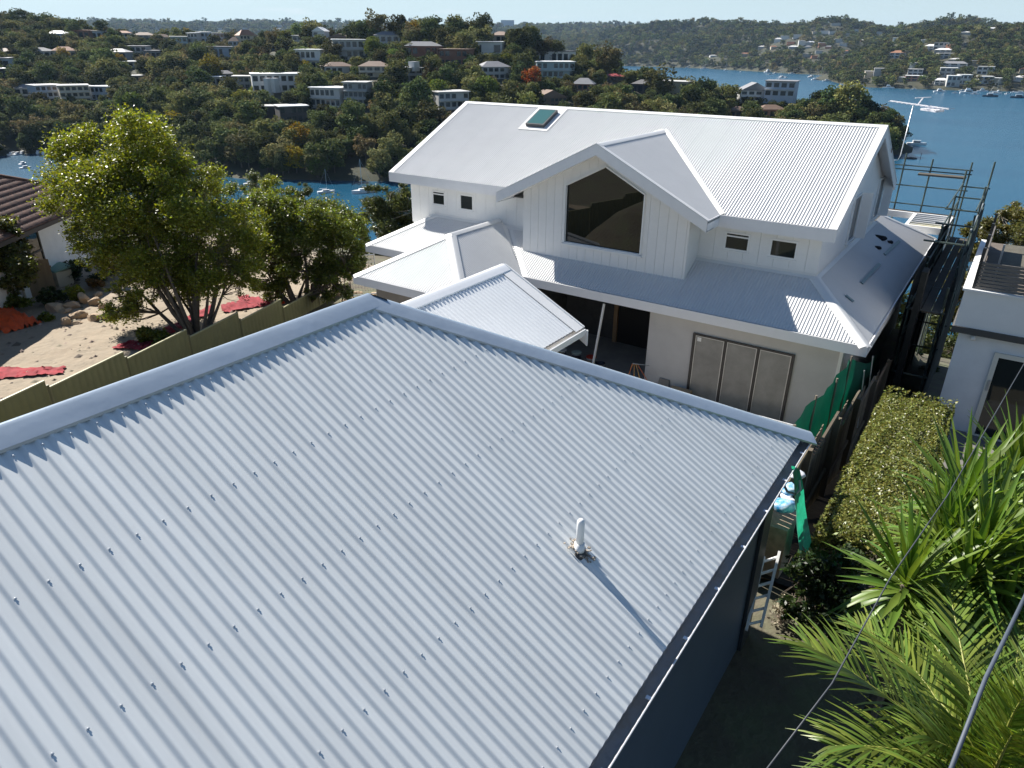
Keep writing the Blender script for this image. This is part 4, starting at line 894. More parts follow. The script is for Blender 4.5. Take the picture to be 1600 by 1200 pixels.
# loose end of the cloth hanging by the garage gutter
s2 = thing('hanging_cloth', at((1250, 860), 0, 3.02), 'narrow twist of sunlit green shade cloth hanging below the garage gutter corner', 'shade cloth')
cloth([at((1238, 728), 0, 3.22), at((1246, 732), 0, 3.22)], [at((1249, 874), 0, 3.22), at((1270, 852), 0, 3.22)], 'cloth', s2, m=mat('sunlit_green_cloth', (.05, .36, .24), .7, var=.2, scale=4, transl=.3), seed=4, n=10, h=30, amp=.012)  # brighter copy of the cloth green, sunlight put into the colour
# hedge
hu0, hu1, hv0, hv1 = 3.22, 4.46, 4.9, 10.5; hzt = lambda v: -3.95-.03*(v-5)
rng = np.random.RandomState(9); hd = thing('clipped_hedge', (3.9, 7.5, -5), 'wide flat topped clipped green hedge between paling fence and white neighbour', 'hedge')
n = 34000; Vv = rng.uniform(hv0, hv1, n); U = rng.uniform(0, 1, n)*(hu1-hu0)+hu0+.16*(1-sm(Vv, 5, 8)); top = hzt(Vv)+.05*vnoise(U, Vv, .9, 7)+.03*vnoise(U, Vv, .35, 8)
edge = np.minimum(np.minimum(U-hu0, hu1-U), np.minimum(Vv-hv0, hv1-Vv)); top = top-.10*(1-sm(edge, 0, .16)); P1 = np.stack([U, Vv, top-rng.exponential(.022, n)], 1)
m_ = 9000; Vv = rng.uniform(hv0, hv1, m_); Z = hzt(Vv)-rng.uniform(0.02, 1.3, m_); P2 = np.stack([hu0+.03+.05*vnoise(Vv, Z, .7, 3)-rng.exponential(.03, m_)*-1, Vv, Z], 1)
P3 = P2.copy(); P3[:, 0] = hu1-.03+.05*vnoise(P3[:, 1], P3[:, 2], .7, 5)
q_ = 4000; U = rng.uniform(hu0, hu1, q_); Z = -4.0-rng.uniform(0, 1.2, q_); P4 = np.stack([U, np.where(rng.rand(q_) < .5, hv0+.02, hv1-.02)+rng.normal(0, .03, q_), Z], 1)
V_, F_ = leaves(np.concatenate([P1, P2, P3, P4]), .062, .034, rng, up=.9); link('foliage', mesh_np('foliage', V_, F_, LEAF('hedge_leaf', (.17, .19, .045), .6, .3, .38)), hd)
MB().box((hu0+.3, hv0+.1, -6.6), (hu1-.1, hv1-.1, -4.6)).build('inner_branches', mat('hedge_wood', (.05, .045, .03), .9), hd)
stray = [((1240, 745), .1), ((1250, 738), .1)]
# neighbour's white building
NV = 14.0
P = lambda px, v=NV: at(px, 1, v)
nb = thing('white_annexe', (6, 15, -6), 'white flat roofed neighbour building with glass door beside the clipped hedge', 'building')
x0 = P((1468, 622))[0]; zb = -6.75; zpar0 = P((1495, 515))[2]; zpar1 = P((1517, 452))[2]; NVb = 19.0
MB().box((x0, NV, zb), (11, NVb, zpar0-.02)).build('wall', NW, nb)
MB().box((x0-.16, NV-.2, zpar0), (11, NVb+.2, zpar0+.14)).build('dark_band', mat('charcoal_band', (.07, .068, .066), .6), nb)
MB().box((x0-.12, NV-.16, zpar0+.142), (11, NVb+.15, zpar1)).build('parapet', PAINT, nb)
MB().box((x0-.16, NV-.2, zpar1+.002), (11, NV-.02, zpar1+.05)).build('coping', PAINT, nb); MB().box((x0-.16, NV-.018, zpar1+.002), (x0+.04, NVb+.2, zpar1+.05)).build('coping', PAINT, nb)
MB().box((x0+.045, NV-.015, zpar1+.002), (11, NVb+.1, zpar1+.02)).build('terrace_deck', mat('deck_boards', (.13, .105, .085), .8, var=.2, scale=3), nb)
d0 = P((1556, 560))[0]; dz1 = P((1556, 556))[2]
fr_ = MB()
for u in (d0, d0+1.15, d0+2.3): fr_.box((u-.05, NV-.06, zb+.62), (u+.05, NV-.004, dz1))
fr_.box((d0-.05, NV-.065, dz1-.01), (d0+2.35, NV-.003, dz1+.09)); fr_.box((d0-.1, NV-.07, zb+.55), (d0+2.4, NV-.003, zb+.63)); fd_ = fr_.build('sliding_door', mat('cream_frame', (.70, .68, .60), .5), nb)
for k in range(2): MB().box((d0+.05+1.15*k, NV-.03, zb+.63), (d0+1.10+1.15*k, NV-.022, dz1-.01)).build('door_pane', GLASS, fd_)
MB().box((d0-.001, NV-.09, -5.0), (d0+.035, NV-.065, -4.75)).build('door_handle', GALV, fd_)
MB().lathe([(.001, -.05), (.05, -.05), (.055, 0), (.04, .05), (.001, .06)], P((1521, 528), NV-.08), 10).build('security_light', PAINT, nb, True)
# slat screen and glass balustrade on its roof terrace
SLT = mat('grey_brown_slat', (.15, .135, .12), .6, var=.15, scale=3)
ss = thing('slat_screen', P((1535, 440)), 'grey brown horizontal slat screen around the white building roof terrace', 'screen')
zs0, zs1 = zpar1+.06, P((1535, 408))[2]+.02; ns = 8; sx = x0+.06
for k in range(ns):
    z = zs0+(zs1-zs0)*k/ns; MB().box((sx, NV-.1, z), (11, NV-.07, z+(zs1-zs0)/ns*.72)).build('slat', SLT, ss)
    MB().box((sx, NV-.06, z), (sx+.03, NV+4.2, z+(zs1-zs0)/ns*.72)).build('slat', SLT, ss)
for v in (NV-.05, NV+1.4, NV+2.8, NV+4.2): MB().box((sx-.06, v-.05, zs0-.4), (sx-.004, v+.05, zs1+.28)).build('post', DARKW, ss)
gl = thing('glass_balustrade', P((1575, 395)), 'clear glass balustrade panel standing above the slat screen', 'balustrade')
GB_ = bpy.data.materials.new('clear_glass'); GB_.use_nodes = True; b_ = GB_.node_tree.nodes['Principled BSDF']; b_.inputs['Transmission Weight'].default_value = 1; b_.inputs['Roughness'].default_value = .02; b_.inputs['IOR'].default_value = 1.45; b_.inputs['Base Color'].default_value = (.86, .95, .92, 1)
for k in range(4): MB().box((sx+.30+1.3*k, NV+.9, zs1-.3), (sx+1.55+1.3*k, NV+.912, zs1+.75)).build('pane', GB_, gl)
for k in range(4): MB().box((sx+.28+1.3*k, NV+.88, zs0-.1), (sx+.32+1.3*k, NV+.93, zs1+.2)).build('clamp_post', GALV, gl)
# concrete steps
for k, (pa_, pb_) in enumerate((((1478, 690), (1600, 740)), ((1470, 745), (1560, 790)))):
    p = at(pa_, 2, -6.15-.25*k)
    MB().box((p[0], p[1]-1.3, -7.2), (p[0]+3.2, p[1]+(3.2 if k == 0 else 0), -6.15-.25*k)).build('concrete_step', mat('pale_concrete', (.17, .16, .145), .9, var=.15, scale=2), label=('upper concrete landing below the glass door of the white building', 'lower concrete step between hedge and spiky plants')[k], cat='step')
# scaffold along the right rear of the house
SCF = mat('scaffold_steel', (.075, .10, .085), .5, .3, var=.3, scale=5); SCW = mat('scaffold_light', (.42, .45, .45), .4, .4)
scf = thing('scaffold', (3.3, 20, -8), 'dark green tube scaffold with planks beside the shaded side of the white house', 'scaffold')
zsc = -1.75
for v in (16.5, 18.9, 21.3, 23.7, 26.1):
    for u in (2.86, 3.62):
        MB().tube([(u, v, float(zg(u, v))-.2), (u, v, float(np.interp(v, [16.5, 21.3, 26.1], [-3.5, -2.5, -1.5]))-(.35 if u < 3 else 0))], .03, 8).build('standard', SCF, scf)
    for z in (-2.4, -4.2, -6.0):
        if z < zsc-.4: MB().tube([(2.8, v, z), (3.7, v, z)], .025, 6).build('transom', SCF, scf)
for u in (2.86, 3.62):
    for z in (-2.3, -2.9, -3.5, -4.1, -5.0, -5.9):
        MB().tube([(u, 16.3 if z < -4 else 18.6 if z < -3.2 else 21.0, z), (u, 26.3, z)], .025, 6).build('ledger', SCW if (z in (-2.9, -4.1) and u > 3) else SCF, scf)
for z in (-4.25,):
    for k in range(3): MB().box((2.92+.23*k, 16.4 if z < -3 else 21.3, z+.03), (3.13+.23*k, 26.1, z+.07)).build('plank', mat('scaffold_plank', (.09, .08, .065), .85, var=.2, scale=2), scf)
for k in range(4): MB().tube([(3.66, 16.6+2.4*k, -5.6), (3.66, 18.8+2.4*k, -2.9)], .022, 6).build('brace', SCF, scf)
VR2 = 28.5
for u in (-1.4, .6, 1.55, 2.86): MB().tube([(u, VR2, -12), (u, VR2, -1.85+(.15 if u == .6 else 0))], .03, 8).build('standard', SCF, scf)
for z in (-2.15, -2.3, -2.9, -3.6): MB().tube([(-1.6, VR2, z), (2.95, VR2, z)], .024, 6).build('ledger', SCF, scf)
MB().box((1.2, VR2-.5, -2.42), (2.8, VR2-.05, -2.36)).build('plank', mat('scaffold_plank', (.09, .08, .065), .85), scf)
MBk = mat('black_netting', (.012, .014, .013), .9, var=.3, scale=4)
MB().box((2.98, 15.9, -9), (3.12, 16.4, -3.05)).build('rolled_netting', MBk, scf)
cloth([(3.66, 16.6, -3.5), (3.66, 21, -3.3), (3.66, 25.8, -3.0)], [(3.66, 16.6, -9), (3.66, 21, -9), (3.66, 25.8, -10)], 'netting', scf, MBk, 6, amp=.03)
cloth([(2.80, 16.6, -3.3), (2.80, 21, -3.3), (2.80, 25.8, -3.3)], [(2.80, 16.6, -8.2), (2.80, 21, -8.6), (2.80, 25.8, -9)], 'netting', scf, MBk, 3, amp=.03)

# things on the shaded roof slope
nS = (sa, 0, ca); OS = (uE-SD, WV, zT); onS = lambda px: onplane(px, OS, nS)+np.array(nS)*.018
for k, (p0, p1, lb) in enumerate((((1345, 444), (1373, 414), 'long grey steel strap lying on the shaded roof slope below the gloves'), ((1381, 399), (1404, 378), 'shorter grey steel strap lying beside the black bundle'), ((1320, 463), (1332, 473), 'small grey offcut on the shaded roof slope near the hip'))):
    a, b = onS(p0), onS(p1); MB().bar(a+np.array(nS)*.02, b+np.array(nS)*.02, .085, .03, up=nS).build('steel_strap', mat('dull_strap', (.22, .29, .30), .5, .3), label=lb, cat='steel strap')
BC = mat('black_cloth', (.012, .012, .016), .9)
for k, (x, y, r, lb) in enumerate(((1374, 372, 9, 'crumpled black bundle lying on the shaded roof slope'), (1389, 379, 5, 'small black glove lying close beside the black bundle'), (1370, 388, 5, 'flat black glove lying below the black bundle'))):
    p = onS((x, y)); s = dist_of(p)/FPX*r*1.5; me = rock(None, s, s*.75, s*.4, 200+k); me.materials.append(BC); link('black_bundle', me, loc=Vector(p), label=lb, cat='work clothes')
# antenna on its mast at the rear gable corner
mb_ = at((1403, 250), 1, 22.6); an = thing('tv_antenna', mb_, 'white television antenna on a tall bent mast at the rear gable corner', 'antenna')
top_ = at((1427, 165), 1, 22.6); knee = at((1407, 243), 1, 22.6)
MB().tube([mb_+(-.12, -.1, 0), mb_, knee, top_], .016, 8).build('mast', GALV, an, True)
ANT = mat('antenna_white', (.82, .80, .82), .4); bd = np.array([.9, -.42, -.06]); bd /= np.linalg.norm(bd); cd_ = np.array([.42, .9, 0]); cd_ /= np.linalg.norm(cd_)
ac = top_+(0.12, 0, .03)
MB().bar(ac-bd*.95, ac+bd*1.0, .04, .035).build('boom', ANT, an)
for k, t in enumerate(np.linspace(-.9, .95, 12)): MB().tube([ac+bd*t-cd_*(.16+.02*k), ac+bd*t+cd_*(.16+.02*k)], .009, 5).build('element', ANT, an)
MB().obox(ac+bd*.25-cd_*.22+(0, 0, -.12), bd*.5, cd_*.44, (0, 0, .06)).build('balun_box', ANT, an)
MB().bar(ac+bd*.0+(0, 0, 0), ac+bd*.12+(0, 0, .22), .03).build('fin_post', ANT, an); MB().bar(ac+bd*.12-cd_*.4+(0, 0, .22), ac+bd*.12+cd_*.4+(0, 0, .22), .035, .02).build('fin', ANT, an)
MB().tube([at((1394, 232), 0, ub+.05), at((1388, 262), 0, WU+.06), at((1383, 290), 0, WU+.06)], .012, 5).build('antenna_cable', mat('brown_cable', (.20, .10, .07), .6), label='brown antenna cable running down the shaded gable wall', cat='cable')

# buckets and clutter in the porch recess
BKT = [(878, 545, 'white lidded paint bucket just behind the porch roof corner', (.08, .09, .16), 1), (869, 549, 'yellow handled tool bucket under the porch gutter', (.25, .20, .03), 0), (901, 549, 'paint bucket with a pale green lid in the dark recess', (.05, .06, .12), 2), (924, 556, 'paint bucket with a red lid beside the leaning pole', (.5, .5, .5), 3), (938, 565, 'black paint bucket with a white rim beside the leaning pole', (.03, .03, .04), 0), (905, 563, 'white paint bucket without a lid in front of the green lidded one', (.55, .55, .56), 0)]
for k, (x, y, lb, c_, lid) in enumerate(BKT):
    p = at((x, y), 2, ZF+.42); p[2] = ZF; b = thing('paint_bucket', p, lb, 'bucket')
    MB().lathe([(.0001, 0), (.125, 0), (.145, .36), (.150, .36), (.150, .38), (.135, .38), (.13, .3), (.0001, .3)], p, 16).build('tub', mat('tub%d' % k, c_, .5), b, True)
    if lid: MB().lathe([(.155, .375), (.155, .40), (.14, .405), (.0001, .405)], p, 16).build('lid', mat('lid%d' % lid, {1: (.6, .6, .58), 2: (.4, .5, .46), 3: (.5, .05, .03)}[lid], .5), b)
    MB().lathe([(.149, .34), (.152, .345), (.149, .35)], p, 16).build('rim', PAINT, b)
pl0 = at((948, 572), 1, 13.0); pl1 = at((944, 475), 1, 12.95); pl0 = at((926, 572), 1, 13.0); MB().bar(pl0-(pl1-pl0)*.25, pl1, .05, .05).build('leaning_pole', PAINT, label='white pole leaning from the recess floor up to the eave', cat='pole')
ROPE = mat('yellow_rope', (.48, .30, .11), .8); rc = at((988, 568), 1, 12.9); rp_ = thing('hung_rope', rc, 'tangle of yellow rope hung over a rail at the rendered wall corner', 'rope')
re_ = at((1014, 571), 1, 13.3); MB().tube([rc, re_], .015, 6).build('rail', GALV, rp_)
for k in range(7):
    a = rc+(re_-rc)*.05*k; q = a+np.array([-.3+.13*k, .02*k, -.75-.05*(k % 3)]); MB().tube([a, a*.5+q*.5+np.array([.06*(-1)**k, 0, -.05]), q], .011, 5).build('strand', ROPE if k % 3 else mat('orange_lead', (.6, .16, .05), .6), rp_, True)
pz_ = at((1032, 600), 1, 13.1); MB().prism([pz_+(-.22, 0, -1.0), pz_+(.22, 0, -1.0), pz_+(.15, .25, .05), pz_+(-.15, .25, .05)], (0, .04, 0)).build('leaning_board', mat('board_grey', (.25, .23, .21), .8), label='grey board leaning on the rendered wall beside the black framed doors', cat='board')
pz_ = at((1060, 612), 1, 13.0); MB().box(pz_+(-.3, 0, -1), pz_+(.28, .3, 0)).build('cardboard_carton', mat('tan_card', (.42, .31, .2), .8), label='tan carton standing below the black framed doors', cat='carton')
# passage: ladder, blue sacks, hose
ld = thing('ladder', at((1175, 980), 2, -4.35), 'aluminium ladder leaning in the dark passage beside the garage wall', 'ladder')
la, lb_ = at((1168, 985), 2, -4.3), at((1187, 985), 2, -4.3); l2, l3 = at_d((1190, 862), dist_of(la)-.3), at_d((1214, 868), dist_of(lb_)-.3)
la, lb_ = at_d((1166, 985), 8.0), at_d((1189, 980), 8.0); l2, l3 = at_d((1194, 870), 8.3), at_d((1218, 862), 8.3)
for a, b in ((la, l2), (lb_, l3)): MB().bar(a, b, .03, .06).build('stile', PAINT, ld)
for k in range(6): t_ = .08+.17*k; MB().tube([la*(1-t_)+l2*t_, lb_*(1-t_)+l3*t_], .016, 6).build('rung', PAINT, ld)
BLUE = mat('blue_sack', (.02, .30, .62), .45, var=.25, scale=9, col2=(.65, .72, .78), bump=.4, bscale=14); WSK = mat('white_sack', (.72, .73, .76), .5, var=.15, scale=8, bump=.4, bscale=12)
for k, (x, y, r, m_, ds) in enumerate(((1216, 790, 14, BLUE, 'blue and white plastic sack on the sunlit pallet by the gutter corner'), (1228, 765, 12, BLUE, 'blue plastic sack on top of the sunlit pile below the gutter'), (1227, 788, 11, WSK, 'white plastic sack between the blue sacks below the gutter'), (1236, 742, 10, WSK, 'white sack at the far end of the sack pile'), (1222, 778, 9, WSK, 'round white sack nestled on the blue sack'))):
    p = at_d((x+8, y), 9.0+.06*k); s = r*1.2*9.0/FPX; me = rock(None, s*1.2, s, s*.75, 300+k); me.materials.append(m_); [setattr(pp, 'use_smooth', True) for pp in me.polygons]; link('plastic_sack', me, loc=Vector(p), label=ds, cat='sack')
p = at_d((1222, 818), 9.1); MB().box(p+(-.25, -.1, -1.6), p+(.10, .4, -.02)).build('brick_stack', mat('pale_brick', (.50, .38, .27), .9, var=.25, scale=9), label='stack of pale bricks under the plastic sacks', cat='brick stack')
p = at_d((1190, 930), 9.2); MB().box(p+(-.6, -.2, -1.), p+(.5, .5, -.1)).build('retaining_wall', mat('sandy_block', (.30, .24, .17), .95, var=.2, scale=4), label='sandy block retaining wall behind the ladder', cat='wall')
MB().tube([at_d(q, 7.6) for q in ((1240, 722), (1248, 745), (1250, 765), (1243, 772), (1230, 768), (1224, 755), (1222, 745))], .014, 8).build('hose_loop', mat('grey_hose', (.55, .53, .54), .4), smooth=True, label='loop of pale grey hose hanging from the gutter corner', cat='hose')
# overhead cables at bottom right
CAB = mat('cable_sleeve', (.05, .055, .065), .6)
MB().tube([at_d(q, d) for q, d in (((1188, 1215), 2.6), ((1300, 1068), 3.0), ((1390, 905), 3.6), ((1480, 775), 4.4), ((1605, 560), 6.0))], .0036, 6).build('overhead_cable', CAB, smooth=True, label='thin dark overhead cable crossing in front of the palm fronds', cat='cable')
MB().tube([at_d(q, d) for q, d in (((1475, 1230), 1.5), ((1540, 1060), 1.75), ((1605, 925), 2.05))], .0050, 8).build('overhead_cable', mat('grey_sleeve', (.07, .085, .11), .6), smooth=True, label='thicker grey sleeved cable in front of the palm at its lower fronds', cat='cable')

# ---------------------------------------------------------------- spiky plants and palm
YL = mat('yucca_leaf', (.115, .195, .030), .42, objvar=.35, transl=.28, var=.12, scale=4)
def blade(name, L, w, bend, m):
    V = []; F = []; n = 7
    for i in range(n):
        t = i/(n-1); x = L*t*math.cos(bend*t*.6); z = -L*t*math.sin(bend*t*.6); wd = w*(.55+.9*t if t < .45 else 1.0*(1-t)/.55+.0)*.5+.0015
        V += [(x, -wd, z+wd*.35), (x, 0, z), (x, wd, z+wd*.35)]
        if i: j = 3*i; F += [(j-3, j, j+1, j-2), (j-2, j+1, j+2, j-1)]
    return mesh_np(name, V, F, m, True)
blades = [blade('leaf', .74, .060, .25, YL), blade('leaf', .70, .056, .6, YL), blade('leaf', .62, .058, 1.0, YL), blade('leaf', .82, .058, .05, YL)]
def yucca(px, dist, n, label, seed, scale=1., zfoot=None):
    c = at_d(px, dist); rg_ = random.Random(seed); z0 = float(zg(c[0], c[1])); t = thing('spiky_plant', (c[0], c[1], z0), label, 'spiky plant')
    MB().tube([(c[0], c[1], z0-.1), (c[0]+.05, c[1], (z0+c[2])/2), c+(0, 0, .05)], [.07, .06, .05], 8).build('stem', BARK, t)
    for k in range(n):
        f = k/(n-1); el = 1.45-2.0*f+rg_.uniform(-.12, .12); az = k*2.39996+rg_.uniform(-.2, .2)
        o = link('leaf', blades[rg_.choice((0, 3)) if f < .35 else rg_.choice((0, 1, 2))], t, loc=(0, 0, 0)); o.location = Vector(c)+Vector((0, 0, .06-.16*f))-Vector(t.location)
        o.rotation_euler = (rg_.uniform(-.25, .25), -el, az); s = scale*rg_.uniform(.8, 1.15); o.scale = (s, s, s)
yucca((1582, 745), 7.3, 112, 'spiky rosette plant nearest the concrete landing', 1, 1.0)
yucca((1470, 850), 6.6, 102, 'upright spiky plant rising over the near end of the hedge', 2, .98)
yucca((1505, 915), 6.2, 96, 'spiky plant just above the palm crown', 3, 1.0)
yucca((1530, 870), 6.3, 96, 'spiky plant wedged between the two tall rosettes', 8, 1.1)
yucca((1415, 920), 6.2, 90, 'spiky plant leaning over the dark shrub', 9, 1.0)
yucca((1500, 790), 6.9, 90, 'spiky plant over the far corner of the hedge', 10, 1.05)
yucca((1440, 960), 6.6, 96, 'spiky plant low behind the palm at the dark shrub', 5, .95)
yucca((1560, 975), 6.3, 96, 'spiky plant half covered by the upper palm fronds', 6, 1.0)
yucca((1545, 815), 7.0, 96, 'spiky plant between the landing and the upright rosette', 7, .95)
yucca((1590, 880), 6.4, 89, 'spiky plant with drooping lower leaves above the palm', 4, .95)
PLM = mat('palm_leaflet', (.125, .19, .030), .40, island=.45, transl=.3, spec=.55)
def frond(parent, P0, P1, P2, L0, seed, droop=.25):
    rng = np.random.RandomState(seed); P0, P1, P2 = (np.asarray(p, float) for p in (P0, P1, P2)); V = []; F = []; n = 44
    B = lambda t: (1-t)**2*P0+2*t*(1-t)*P1+t*t*P2
    T = lambda t: 2*(1-t)*(P1-P0)+2*t*(P2-P1)
    for i in range(n):
        t = .12+.88*i/(n-1); c = B(t); d = T(t); d /= np.linalg.norm(d); s = np.cross(d, (0, 0, 1.)); s /= np.linalg.norm(s)+1e-9; up = np.cross(s, d)
        Lf = L0*1.2*(.45+.75*math.sin(math.pi*min(1, .12+t*.8)))*rng.uniform(.7, 1.15)*(1 if t < .93 else .7)
        for sg in (-1, 1):
            dirv = s*sg*(.85-.35*t)+d*(.55+.55*t)+up*(.30+rng.uniform(-.25, .25))+s*rng.uniform(-.12, .12); dirv /= np.linalg.norm(dirv); wv = np.cross(dirv, up); wv /= np.linalg.norm(wv)+1e-9; wd = .0105*rng.uniform(.8, 1.2); j = len(V)
            for q in (0, .35, .7, 1.):
                p = c+dirv*Lf*q+np.array([0, 0, -1.])*Lf*droop*q*q; ww = wd*(.6 if q == 0 else 1 if q < .6 else .65 if q < .9 else .06); V += [p-wv*ww, p+wv*ww+up*ww*.4]
            for q in range(3): F.append((j+2*q, j+2*q+1, j+2*q+3, j+2*q+2))
    o = link('frond', mesh_np('frond', V, F, PLM), parent)
    mb = MB(); mb.tube([B(t) for t in np.linspace(0, 1, 12)], list(np.linspace(.015, .003, 12)), 6); mb.build('rachis', mat('palm_rachis', (.26, .27, .06), .5), o, True)
pc_ = at_d((1545, 1225), 5.0); z0 = float(zg(pc_[0], pc_[1])); pm = thing('palm', (pc_[0], pc_[1], z0), 'feathery palm with arching yellow green fronds in the lower garden', 'palm')
MB().tube([(pc_[0], pc_[1], z0-.1), pc_], [.09, .07], 10).build('trunk', mat('palm_trunk', (.20, .19, .12), .8), pm)
FR = [((1400, 1110), 4.9, (1262, 1008), 5.3, .42), ((1500, 1060), 5.2, (1480, 905), 6.0, .40), ((1440, 1060), 5.4, (1330, 970), 6.1, .36), ((1590, 1080), 5.2, (1590, 960), 5.9, .40), ((1440, 1180), 4.7, (1300, 1165), 4.8, .36), ((1620, 1150), 4.8, (1660, 1040), 5.0, .40), ((1540, 1080), 5.5, (1545, 985), 6.3, .38), ((1480, 1215), 4.5, (1390, 1260), 4.4, .36), ((1570, 1130), 4.7, (1600, 1090), 4.3, .38), ((1460, 1100), 5.2, (1390, 1000), 5.9, .36), ((1600, 1190), 4.5, (1690, 1180), 4.2, .36), ((1500, 1130), 5.0, (1420, 1060), 5.6, .34), ((1600, 1100), 5.3, (1640, 940), 6.0, .4), ((1560, 1040), 5.6, (1600, 900), 6.4, .4), ((1470, 1040), 5.6, (1420, 930), 6.4, .36), ((1590, 1150), 4.9, (1640, 1110), 4.7, .38), ((1500, 1190), 4.7, (1440, 1150), 4.7, .34), ((1520, 1040), 5.8, (1520, 930), 6.6, .36), ((1400, 1220), 4.6, (1310, 1240), 4.6, .34), ((1560, 1190), 4.6, (1580, 1150), 4.2, .3)]
for k, (m1, dm_, t1, dt, L0) in enumerate(FR): frond(pm, pc_, at_d(m1, dm_)+(0, 0, .12), at_d(t1, dt), L0, 20+k)
# dark shrub in the shade beside the passage
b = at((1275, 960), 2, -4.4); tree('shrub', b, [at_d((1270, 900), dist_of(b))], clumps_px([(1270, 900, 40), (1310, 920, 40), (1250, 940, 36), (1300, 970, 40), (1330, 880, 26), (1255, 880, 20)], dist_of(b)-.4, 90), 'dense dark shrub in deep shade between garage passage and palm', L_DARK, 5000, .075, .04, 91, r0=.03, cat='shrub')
b = at((1222, 990), 2, -4.4); tree('shrub', b, [at_d((1222, 960), dist_of(b))], clumps_px([(1222, 955, 13), (1218, 968, 12), (1226, 946, 10)], dist_of(b), 93), 'small plant with pale flowers at the edge of the dark passage', mat('pale_bloom', (.34, .30, .22), .7, island=.5, transl=.3), 260, .05, .035, 94, r0=.012, cat='shrub')
# ---------------------------------------------------------------- houses on the far hillsides
HC = {'white': (.62, .62, .61), 'pale': (.45, .445, .43), 'cream': (.52, .46, .36), 'brick': (.20, .095, .06), 'grey': (.27, .275, .28), 'dark': (.075, .07, .07), 'teal': (.34, .42, .43), 'blue': (.42, .48, .56), 'brown': (.16, .12, .09), 'salmon': (.55, .25, .16)}
RC = {'white': (.78, .78, .77), 'grey': (.24, .24, .25), 'brown': (.19, .125, .09), 'orange': (.33, .16, .09), 'red': (.42, .07, .07), 'pale': (.52, .51, .49), 'dark': (.08, .08, .085)}
HMAT = {k: mat('wall_'+k, c, .8, var=.06, scale=.4) for k, c in HC.items()}; RMAT = {k: mat('rooftop_'+k, c, .7, var=.1, scale=.5) for k, c in RC.items()}
HGL = mat('far_window_glass', (.03, .04, .05), .15)
HOUSES = []      # (x0,y0,x1,y1,dist) boxes kept clear of trees
class A: pass
def far_house(land, x0, y0, x1, y1, wall, roof, kind, label, group=None, st=2, yaw=0., nwin=4, cat='house', tiny=False, balcony=False):
    P, D = land.hit(((x0+x1)/2, y1)); a = math.atan2(P[0]-CAM[0], P[1]-CAM[1]); s = D/FPX*.93
    w = (x1-x0)*s; h = (y1-y0)*s; dep = max(6., min(11., w*.6)); HOUSES.append((x0, y0, x1, y1, D)); rh = 0 if kind == 'flat' else h*(.30 if kind == 'hip' else .42)
    zb = P[2]-.2; rot = -a+R(yaw)
    X = np.array([math.cos(rot), math.sin(rot), 0]); Y = np.array([-math.sin(rot), math.cos(rot), 0]); o = P.copy(); o[2] = zb
    t = thing('hillside_house', o, label, cat, group); q = lambda x, y, z: o+X*x+Y*y+np.array([0, 0, z]); wh = h-rh
    MB().prism([q(-w/2, 0, -5), q(w/2, 0, -5), q(w/2, dep, -5), q(-w/2, dep, -5)], (0, 0, wh+5)).build('wall', HMAT[wall], t)
    e = .5; rb = MB()
    if kind == 'flat': rb.prism([q(-w/2-e, -.9, wh), q(w/2+e, -.9, wh), q(w/2+e, dep+e, wh+.25), q(-w/2-e, dep+e, wh+.25)], (0, 0, .35))
    elif kind == 'hip':
        c = [q(-w/2-e, -e, wh), q(w/2+e, -e, wh), q(w/2+e, dep+e, wh), q(-w/2-e, dep+e, wh)]; r0, r1 = q(-max(w/2-dep/2, .3), dep/2, wh+rh), q(max(w/2-dep/2, .3), dep/2, wh+rh)
        rb.poly([c[0], c[1], r1, r0]); rb.poly([c[1], c[2], r1]); rb.poly([c[2], c[3], r0, r1]); rb.poly([c[3], c[0], r0]); rb.poly(c[::-1])
    else:
        g0, g1 = q(0, -e, wh+rh), q(0, dep+e, wh+rh); l0, l1, k0, k1 = q(-w/2-e, -e, wh), q(-w/2-e, dep+e, wh), q(w/2+e, -e, wh), q(w/2+e, dep+e, wh)
        rb.poly([l0, g0, g1, l1]); rb.poly([g0, k0, k1, g1]); rb.poly([l0, k0, g0]); rb.poly([k1, l1, g1]); rb.poly([k0, l0, l1, k1])
    rb.build('roof', RMAT[roof], t)
    if not tiny:
        sh = wh/st; ww = w/nwin
        for f in range(st):
            for k in range(nwin):
                if (k*7+f*3+int(x0)) % 9 == 0: continue
                a0 = -w/2+ww*(k+.16); MB().prism([q(a0, -.06, sh*f+sh*.28), q(a0+ww*.68, -.06, sh*f+sh*.28), q(a0+ww*.68, -.06, sh*f+sh*.82), q(a0, -.06, sh*f+sh*.82)], Y*.05).build('window', HGL, t)
            if balcony and f > 0: MB().prism([q(-w/2, -1.4, sh*f-.1), q(w/2, -1.4, sh*f-.1), q(w/2, -.07, sh*f-.1), q(-w/2, -.07, sh*f-.1)], (0, 0, .16)).build('balcony', HMAT['white' if wall != 'white' else 'pale'], t)
    return t
